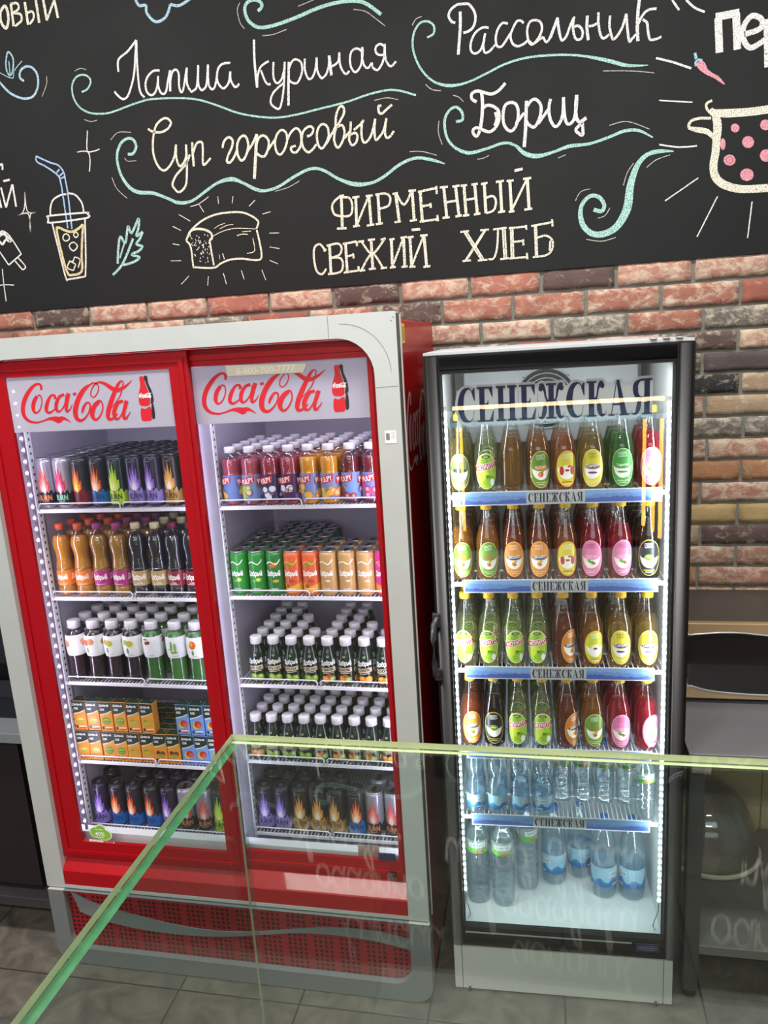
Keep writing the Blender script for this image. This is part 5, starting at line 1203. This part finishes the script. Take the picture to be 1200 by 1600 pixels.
def fill_shelf(where, group, z, fronts, rows, y0, dy, conv=None, depth=None, seed=0, rowkind=None, rot=0, word='row', mute=None):
    """fronts: [(x, kind)] left to right; rows: how many rows deep"""
    rg = random.Random(seed)
    for k in range(rows):
        for i, (x, kind) in enumerate(fronts):
            if depth and k >= depth[i]: continue
            kd = kind if k == 0 or not rowkind else rowkind(kind, k, i)
            if kd is None: continue
            X = x + (rg.uniform(-.0008, .0008)); Y = y0 + k * dy + (rg.uniform(-.0012, .0012) if k == 0 else rg.uniform(-.0015, .0015)) 
            p = conv(X, Y, z) if conv else Vector((X, Y, z))
            lb = '%s, %s from left, %s %s, %s' % (KINDS[kd][1], ORD[i], 'front' if k == 0 else ORD[k], word, where)
            place(kd, p, rot + rg.uniform(-.22, .22) if kd[0] != 'k' else rg.uniform(-.03, .03), lb, group)
EPS = .0008
def xs(*a): return a
# left half of the red cooler, top to bottom
fill_shelf('left top shelf', 'energy drink cans on the left top shelf', LZ[0] + EPS - .001, list(zip([-1.379, -1.318, -1.257, -1.195, -1.133, -1.072, -1.011, -.950, -.889], ['silred', 'silpink', 'fire', 'blue', 'green', 'purple', 'purple', 'gold', 'blue'])), 6, -.54, .0635, seed=1)
fill_shelf('left second shelf', 'lemonade bottles on the left second shelf', LZ[1] - .001, list(zip([-1.364, -1.297, -1.231, -1.164, -1.098, -1.034, -.974, -.915, -.857], ['c_or', 'c_or', 'c_mg', 'c_mg', 'c_tn', 'c_tn', 'c_rd', 'c_rd', 'c_rd'])), 6, -.54, .0675, seed=2, rowkind=lambda k_, r_, i: ['c_or', 'c_or', 'c_or', 'c_mg', 'c_mg', 'c_tn', 'c_tn', 'c_rd', 'c_rd'][i])
fill_shelf('left third shelf', 'aloe drinks on the left third shelf', LZ[2] - .001, list(zip([-1.366, -1.297, -1.228, -1.160, -1.090, -1.008, -.938, -.868], ['a_pk', 'a_pe', 'a_lm', 'a_lm', 'a_ch', 'a_al', 'a_mg', 'a_al'])), 5, -.54, .070, seed=3, rowkind=lambda k_, r_, i: ['a_lm', 'a_pe', 'a_lm', 'a_lm', 'a_ch', 'a_al', 'a_al', 'a_mg'][i])
KX = [-1.380, -1.334, -1.287, -1.240, -1.193, -1.146, -1.099, -1.052, -.999, -.952, -.905, -.858]
fill_shelf('left fourth shelf', 'juice cartons on the left fourth shelf', LZ[3] - .0012, list(zip(KX, ['k_me', 'k_me', 'k_ap', 'k_ap', 'k_pi', 'k_pi', 'k_ch', 'k_ch', 'k_bl', 'k_bl', 'k_bc', 'k_bl'])), 6, -.553, .036, seed=4)
fill_shelf('left fourth shelf', 'upper juice cartons on the left fourth shelf', LZ[3] + .1062, list(zip([-1.378, -1.330, -1.280, -1.231, -1.181, -1.131], ['k_me', 'k_me', 'k_ap', 'k_ap', 'k_pi', 'k_pi'])), 1, -.552, .036, seed=5, word='upper row')
fill_shelf('left fourth shelf', 'upper juice cartons on the left fourth shelf', LZ[3] + .1062, list(zip([-1.008, -.957, -.907], ['k_bl', 'k_bl', 'k_bl'])), 1, -.552, .036, seed=6, word='upper right row')
fill_shelf('left bottom shelf', 'energy drink cans on the left bottom shelf', LZ[4] - .001, list(zip([-1.366, -1.301, -1.238, -1.172, -1.110, -1.047, -.984, -.922, -.860], ['purple', 'blue', 'blue', 'blue', 'purple', 'silred', 'silred', 'green', 'green'])), 3, -.535, .075, seed=7, depth=[2, 1, 3, 2, 2, 2, 3, 2, 2], rowkind=lambda a, k, i: 'blackcan' if i in (0, 1, 2) else 'purple')
# right half
fill_shelf('right top shelf', 'fruit juice bottles on the right top shelf', RZ[0] - .001, list(zip([-.757, -.697, -.637, -.577, -.517, -.455, -.393, -.332], ['p_or', 'p_gr', 'p_bl', 'p_lo', 'p_o1', 'p_o2', 'p_ch', 'p_mx'])), 5, -.542, .064, seed=8)
fill_shelf('right second shelf', 'slim soda cans on the right second shelf', RZ[1] - .001, list(zip([-.762, -.705, -.648, -.592, -.536, -.480, -.424, -.368, -.312], ['sgreen', 'sgreen', 'smix', 'sorange', 'sorange', 'stan', 'stan', 'stan', 'smag'])), 7, -.545, .058, seed=9, depth=[5, 7, 7, 7, 6, 3, 3, 3, 4], rowkind=lambda a, k, i: ('sdark' if i < 5 and k > 1 else a))
fill_shelf('right third shelf', 'juice bottles on the right third shelf', RZ[2] - .001, list(zip([-.735, -.678, -.620, -.562, -.505, -.447, -.389, -.331], ['j_ap', 'j_ap', 'j_ap', 'j_ap', 'j_mu', 'j_mu', 'j_or', 'j_or'])), 6, -.545, .062, seed=10, depth=[6, 6, 4, 2, 6, 6, 3, 5])
fill_shelf('right fourth shelf', 'juice bottles on the right fourth shelf', RZ[3] - .001, list(zip([-.763, -.709, -.655, -.601, -.547, -.493, -.438, -.383, -.328], ['j_or', 'j_ap', 'j_ap', 'j_ap', 'j_mu', 'j_mu', 'j_mu', 'j_mu', 'j_or'])), 5, -.545, .062, seed=11)
fill_shelf('right bottom shelf', 'energy drink cans on the right bottom shelf', RZ[4] - .001, list(zip([-.760, -.700, -.640, -.580, -.518, -.454, -.392, -.330], ['purple', 'purple', 'gold', 'gold', 'gold', 'blue', 'silred', 'silred'])), 2, -.54, .072, seed=12, depth=[2, 2, 2, 2, 2, 1, 2, 2], rowkind=lambda a, k, i: 'blackcan' if i < 6 else a)
# the black fridge
BL = {'A': [(.077, 's_ol'), (.144, 's_mo'), (.212, 's_am'), (.283, 's_ap'), (.350, 's_yr'), (.422, 's_ci'), (.495, 's_ta'), (.566, 's_pk')],
      'B': [(.074, 's_gr'), (.142, 's_gr'), (.213, 's_du'), (.283, 's_du'), (.351, 's_yr'), (.422, 's_pk'), (.492, 's_pk'), (.565, 's_bk')],
      'C': [(.074, 's_mo'), (.140, 's_mo'), (.207, 's_mo'), (.274, 's_mo'), (.343, 's_dt'), (.418, 's_yt'), (.495, 's_ci'), (.566, 's_ci')],
      'D': [(.079, 's_du'), (.147, 's_bk'), (.215, 's_mo'), (.283, 's_mo'), (.351, 's_dt'), (.422, 's_gr'), (.494, 's_pk'), (.566, 's_pt')]}
BACK = {'A': lambda a, k, i: a, 'B': lambda a, k, i: a, 'C': lambda a, k, i: a, 'D': lambda a, k, i: a}
for j, (r_, nm) in enumerate((('A', 'black fridge top shelf'), ('B', 'black fridge second shelf'), ('C', 'black fridge third shelf'), ('D', 'black fridge fourth shelf'))):
    fill_shelf(nm, 'soda bottles in the black fridge', SZ[j] - .0045, BL[r_], 3 if r_ == 'A' else 5, .104, .070, conv=fw, seed=20 + j, rot=FTH)
def one(kind, x, y, z, label, group, rot=0): place(kind, fw(x, y, z), FTH + rot, label, group)
z = SZ[4] - .0045
for i, (x, y, k_, t_) in enumerate([(.085, .096, 'w_cu', 'first'), (.149, .094, 'w_cu', 'second'), (.214, .094, 'w_cu', 'third'), (.279, .096, 'w_cb', 'fourth')]):
    one(k_, x, y, z, 'curved blue water bottle, %s from left, shelf above the fridge floor' % t_, 'water bottles on the lowest wire shelf', (-.1, .25, .2, 0)[i])
for i, (x, y, t_) in enumerate([(.338, .165, 'first'), (.400, .162, 'second'), (.461, .162, 'third'), (.522, .162, 'fourth')]):
    one('w_ri', x, y, z, 'small ringed water bottle set back on lowest wire shelf, %s from left' % t_, 'water bottles on the lowest wire shelf', (1.2, 0, .1, 2.6)[i])
one('w_ri', .565, .093, z, 'small ringed water bottle at front right corner of lowest wire shelf', 'water bottles on the lowest wire shelf')
for i, (x, y, t_) in enumerate([(.085, .160, 'first'), (.149, .160, 'second'), (.214, .160, 'third'), (.277, .162, 'fourth'), (.338, .228, 'fifth'), (.400, .226, 'sixth'), (.461, .226, 'seventh')]):
    one('w_cu' if i < 4 else 'w_ri', x, y, z, 'water bottle in the row behind on lowest wire shelf, %s from left' % t_, 'water bottles on the lowest wire shelf', i)
for i, (x, y, k_, lb) in enumerate([(.080, .158, 'w_bi', 'tall ringed water bottle at far left on the fridge floor'), (.157, .150, 'w_bi', 'tall ringed water bottle second from left on the fridge floor'), (.232, .226, 'w_bi', 'tall ringed water bottle third from left, set back on fridge floor'),
        (.316, .262, 'w_wc', 'wide water bottle in middle of fridge floor beside tall bottles'), (.400, .300, 'w_wi', 'wide water bottle furthest back on the fridge floor'), (.466, .216, 'w_wi', 'wide water bottle second from right on the fridge floor'), (.551, .214, 'w_wc', 'wide water bottle at far right on the fridge floor'),
        (.082, .232, 'w_bi', 'tall water bottle behind the far left one on fridge floor'), (.158, .302, 'w_bi', 'tall water bottle at the back left of the fridge floor')]):
    one(k_, x, y, .2455, lb, 'water bottles on the fridge floor', (0, 0, .6, .15, .3, .3, -.05, 0, 0)[i])

# ------------------------------------------------------------------ steel table on the right with microwave and cake dome
TB = PM('8a8a8c', .38, .35, noise=.1, nscale=18, stretch=(.3, 6, 1)); TB2 = PM('7c7b76', .4, .3, noise=.1, nscale=18, stretch=(.3, 6, 1))
t = empty('steel_work_table', (1.1, -.33, 0)); tag(t, 'stainless steel work table with lower shelf beside black fridge', 'work table')
toff = Vector((1.1, -.33, 0))
def tpart(mb, name, par, off, l=None):
    mb.v = [tuple(Vector(p) - off) for p in mb.v]; o = mb.build(name, par)
    if l: lab(o, l)
    return o
m_ = MB(); m_.rbox((.53, -.635, .785), (1.75, -.012, .82), TB, .002); tpart(m_, 'tabletop', t, toff)
m_ = MB(); m_.rbox((.56, -.615, .155), (1.72, -.03, .185), TB2, .002); tpart(m_, 'lower_shelf', t, toff)
for x, y in ((.535, -.62), (1.70, -.62), (.535, -.06), (1.70, -.06)):
    m_ = MB(); m_.rbox((x, y, .028), (x + .042, y + .042, .785), PM('5d5e5c', .4, .7), .003); lg = tpart(m_, 'leg', t, toff)
    m_ = MB(); m_.lathe([(.017, 0), (.020, .003), (.020, .022), (.017, .0279)], BLACK, 16, x + .021, y + .021); tpart(m_, 'foot', lg, toff)
mw = empty('microwave_oven', (.80, -.17, .82)); tag(mw, 'steel-fronted microwave oven with dark curved window', 'microwave'); mo = Vector((.80, -.17, .82))
Y0 = -.335; Z0, Z1 = .835, 1.085; X0, X1 = .525, 1.06
m_ = MB(); m_.rbox((X0 + .004, Y0 + .02, Z0), (X1 - .004, -.02, Z1), PM('54504c', .3, .2, noise=.1, nscale=6), .004)
for x in (.56, 1.0):
    for y in (-.29, -.06): m_.lathe([(.012, .8205), (.012, Z0 + .001)], BLACK, 10, x, y)
tpart(m_, 'housing', mw, mo)
WS = PM('bd9f78', .3, .35, noise=.06, nscale=14, stretch=(6, 1, .4))
wt = [(1073, 996), (1079, 992), (1100, 990), (1125, 988.5), (1160, 989), (1200, 993)]
wbt = [(1200, 1086), (1160, 1084), (1125, 1081), (1100, 1077), (1080, 1071), (1072, 1067)]
P_ = [on(u, v, 1, Y0) for u, v in wt]; Q_ = [on(u, v, 1, Y0) for u, v in wbt]
top = [(p.x, p.z) for p in P_] + [(.93, P_[-1].z - .006), (.955, P_[-1].z - .02)]; bot = [(.955, Q_[0].z + .02), (.93, Q_[0].z + .006)] + [(p.x, p.z) for p in Q_]
win = top + bot
m_ = MB(); m_.rbox((X0, Y0, Z0 + .002), (X1, Y0 + .0205, Z1 - .001), WS, .003); tpart(m_, 'door_panel', mw, mo)
m_ = MB(); vs, fs = fill(win); m_.add([(x, Y0 - .0010, z) for x, z in vs], fs, PM('120f0e', .12, 0, .6)); 
c = (sum(p[0] for p in win) / len(win), sum(p[1] for p in win) / len(win)); inn_ = [(c[0] + (x - c[0]) * .93 + .004, c[1] + (z - c[1]) * .84) for x, z in win]
vs, fs = fill(inn_); m_.add([(x, Y0 - .0016, z) for x, z in vs], fs, PM('1c1614', .2, 0, .3)); tpart(m_, 'window', mw, mo)
m_ = MB(); m_.tube([(x, Y0 - .001, z) for x, z in cat(win, 3, True)], .0026, PM('c9c9cb', .3, .5), 6, True); tpart(m_, 'window_trim', mw, mo)
# cake dome
cd = empty('cake_dome', (.684, -.155, .1855)); cd.scale = (.955, .955, 1); tag(cd, 'clear plastic cake dome on pale tray on lower steel shelf', 'cake dome')
TRAY = PM('d9cfb6', .35, 0, .2)
m_ = MB(); m_.lathe([(.168, 0), (.181, .002), (.186, .012), (.184, .016), (.176, .014), (.17, .006), (.001, .006)], TRAY, 64); m_.build('tray', cd)
DOMEG = glassmat('dome_plastic', (.93, .92, .90), .09, .02, .14, (.75, .72, .66), edge=(.6, .58, .54))
def dome(mb, rr, hh, z0, m):
    mb.lathe([(rr, z0), (rr, z0 + .012)] + [(rr * math.cos(R(a)) ** .85 if a < 90 else .0005, z0 + .012 + hh * math.sin(R(a))) for a in range(6, 91, 6)], m, 56)
m_ = MB(); dome(m_, .176, .200, .014, DOMEG); m_.build('dome_shell', cd)
m_ = MB(); dome(m_, .168, .226, .016, DOMEG)
m_.build('inner_shell', cd)
m_ = MB(); m_.tube([(.1775 * math.cos(R(a)), .1775 * math.sin(R(a)), .016) for a in range(0, 360, 6)], .0032, PM('e6dcc4', .4), 6, True); m_.build('shell_rim', cd)
# ------------------------------------------------------------------ steel cabinet on the left with dark appliance
DST = PM('3a3435', .38, .6, noise=.1, nscale=10, stretch=(.3, 1, 8))
cb = empty('steel_cabinet', (-2.0, -.35, 0)); tag(cb, 'dark steel cabinet with worktop left of the red cooler', 'cabinet'); co = Vector((-2.0, -.35, 0))
m_ = MB(); m_.rbox((-2.6, -.66, .755), (-1.487, -.02, .79), PM('8e9396', .35, .3), .002); tpart(m_, 'worktop', cb, co)
m_ = MB(); m_.box((-2.58, -.58, .155), (-1.50, -.03, .755), PM('17141a', .5)); m_.box((-1.535, -.612, .155), (-1.492, -.58, .755), PM('26242a', .4, .5)); tpart(m_, 'body', cb, co)
for x0, x1 in ((-2.05, -1.60), (-2.52, -2.07)):
    m_ = MB(); m_.rbox((x0, -.615, .172), (x1, -.581, .742), DST, .003)
    dr_ = tpart(m_, 'door', cb, co)
    m_ = MB(); m_.rbox((x0 + .02, -.635, .69), (x0 + .14, -.615, .70), STEEL, .003); tpart(m_, 'handle', dr_, co)
m_ = MB(); m_.rbox((-2.6, -.655, .118), (-1.487, -.03, .155), PM('5c5a5c', .35, .7), .002); tpart(m_, 'base_rail', cb, co)
for x in (-2.55, -1.56):
    for y in (-.60, -.10):
        m_ = MB(); m_.rbox((x, y, 0), (x + .04, y + .04, .118), PM('3c3a3a', .5, .5), .003); tpart(m_, 'leg', cb, co)
ap = empty('countertop_appliance', (-1.85, -.35, .79)); tag(ap, 'black countertop appliance with slotted tray on left worktop', 'appliance'); ao = Vector((-1.85, -.35, .79))
m_ = MB(); m_.rbox((-2.2, -.56, .79), (-1.565, -.08, .86), PM('15161b', .35), .004); m_.rbox((-2.2, -.42, .86), (-1.565, -.08, 1.22), PM('09090b', .4), .006); tpart(m_, 'body', ap, ao)
m_ = MB(); m_.rbox((-2.19, -.555, .8605), (-1.58, -.43, .868), PM('1d1e24', .4), .001)
for i in range(9): m_.box((-2.17, -.548 + i * .0125, .868), (-1.60, -.543 + i * .0125, .8695), PM('45464e', .4, .5))
tpart(m_, 'slotted_tray', ap, ao)
m_ = MB(); m_.box((-2.15, -.4235, .93), (-1.60, -.4201, 1.05), PM('202028', .2)); tpart(m_, 'front_panel', ap, ao)

# ------------------------------------------------------------------ glass display case in front of the viewer
GH = 1.62
gc = on(362, 1147, 2, GH); gx, gy = gc.x, gc.y
dc = empty('glass_display_case', (gx + .8, gy - .2, 0)); tag(dc, 'glass display case in the foreground with green polished edges', 'display case'); do_ = Vector((gx + .8, gy - .2, 0))
T_ = .0085
def slab(mb, a, b, edge_faces):
    (x0, y0, z0), (x1, y1, z1) = a, b
    vs = [(x, y, z) for z in (z0, z1) for y in (y0, y1) for x in (x0, x1)]
    F = {'b': (0, 2, 3, 1), 't': (4, 5, 7, 6), 'f': (0, 1, 5, 4), 'k': (2, 6, 7, 3), 'l': (0, 4, 6, 2), 'r': (1, 3, 7, 5)}
    for k_, f in F.items(): mb.add([vs[i] for i in f], [(0, 1, 2, 3)], edge_faces.get(k_, CASEG))
m_ = MB(); slab(m_, (gx, gy - .46, GH - .006), (gx + 1.75, gy, GH), {'l': GEDGE2, 'k': GEDGE2, 'r': GEDGE2, 'f': GEDGE2}); tpart(m_, 'top_pane', dc, do_)
m_ = MB(); slab(m_, (gx + .0005, gy - .46, .90), (gx + T_, gy - .0065, GH - .0065), {'t': GEDGE, 'b': GEDGE, 'f': GEDGE2}); tpart(m_, 'side_pane', dc, do_)
m_ = MB(); slab(m_, (gx + .0005, gy - .0055, .90), (gx + 1.745, gy - .0005, GH - .0065), {'t': GEDGE2, 'b': GEDGE2, 'l': GEDGE2, 'r': GEDGE2}); tpart(m_, 'back_pane', dc, do_)
m_ = MB(); m_.rbox((gx - .01, gy - .50, .05), (gx + 1.78, gy + .01, .899), PM('b9b4aa', .5), .004); m_.box((gx + .02, gy - .46, 0), (gx + 1.74, gy - .03, .05), BLACK); tpart(m_, 'base_cabinet', dc, do_)

# ------------------------------------------------------------------ lit kiosk frame behind the viewer, mirrored in the fridge door
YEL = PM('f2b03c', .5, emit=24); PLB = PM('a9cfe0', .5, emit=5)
nrm = Matrix.Rotation(FTH, 3, 'Z') @ Vector((0, -1, 0)); pp = fw(0, .020, 0)
def mirror(u, v, Yt):
    """where the ray through this pixel lands on plane y=Yt after bouncing off the fridge door glass"""
    d = CR @ Vector(((u - 600) / FPX, 1, -(v - 800) / FPX)); t_ = (pp - CP).dot(nrm) / d.dot(nrm); h = CP + d * t_; d2 = d - 2 * d.dot(nrm) * nrm
    return h + d2 * ((Yt - h.y) / d2.y)
YT = -4.6
kf = empty('kiosk_light_frame', (0, YT, 0)); tag(kf, 'yellow-lit rectangular kiosk frame mirrored in the fridge door', 'light frame'); ko = Vector((0, YT, 0))
ml, mr = mirror(707, 648, YT), mirror(1038, 618, YT)
zt_k = (ml.z + mr.z) / 2
for u0, u1, vtop, vbot, yo in ((706, 711, 650, 850, 0), (714, 717, 650, 820, .15), (722, 726, 652, 900, .4), (1004, 1008, 625, 800, .4), (1018, 1022, 720, 810, .2), (1026, 1038, 620, 850, 0)):
    a, b_ = mirror(u0, vtop, YT - yo), mirror(u1, vbot, YT - yo)
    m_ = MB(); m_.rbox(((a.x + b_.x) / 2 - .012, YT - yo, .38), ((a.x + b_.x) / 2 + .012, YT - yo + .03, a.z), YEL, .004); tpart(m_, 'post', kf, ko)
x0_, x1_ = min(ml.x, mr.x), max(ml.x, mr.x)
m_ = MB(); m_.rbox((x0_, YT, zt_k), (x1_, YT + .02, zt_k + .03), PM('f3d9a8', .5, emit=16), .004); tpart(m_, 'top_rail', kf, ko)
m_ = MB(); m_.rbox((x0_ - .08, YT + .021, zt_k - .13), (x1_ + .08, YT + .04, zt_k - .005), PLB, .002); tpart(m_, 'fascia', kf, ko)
m_ = MB(); m_.rbox((x0_ - .12, YT - .5, 0), (x1_ + .12, YT + .06, .38), PM('2e2822', .6), .01); tpart(m_, 'plinth', kf, ko)
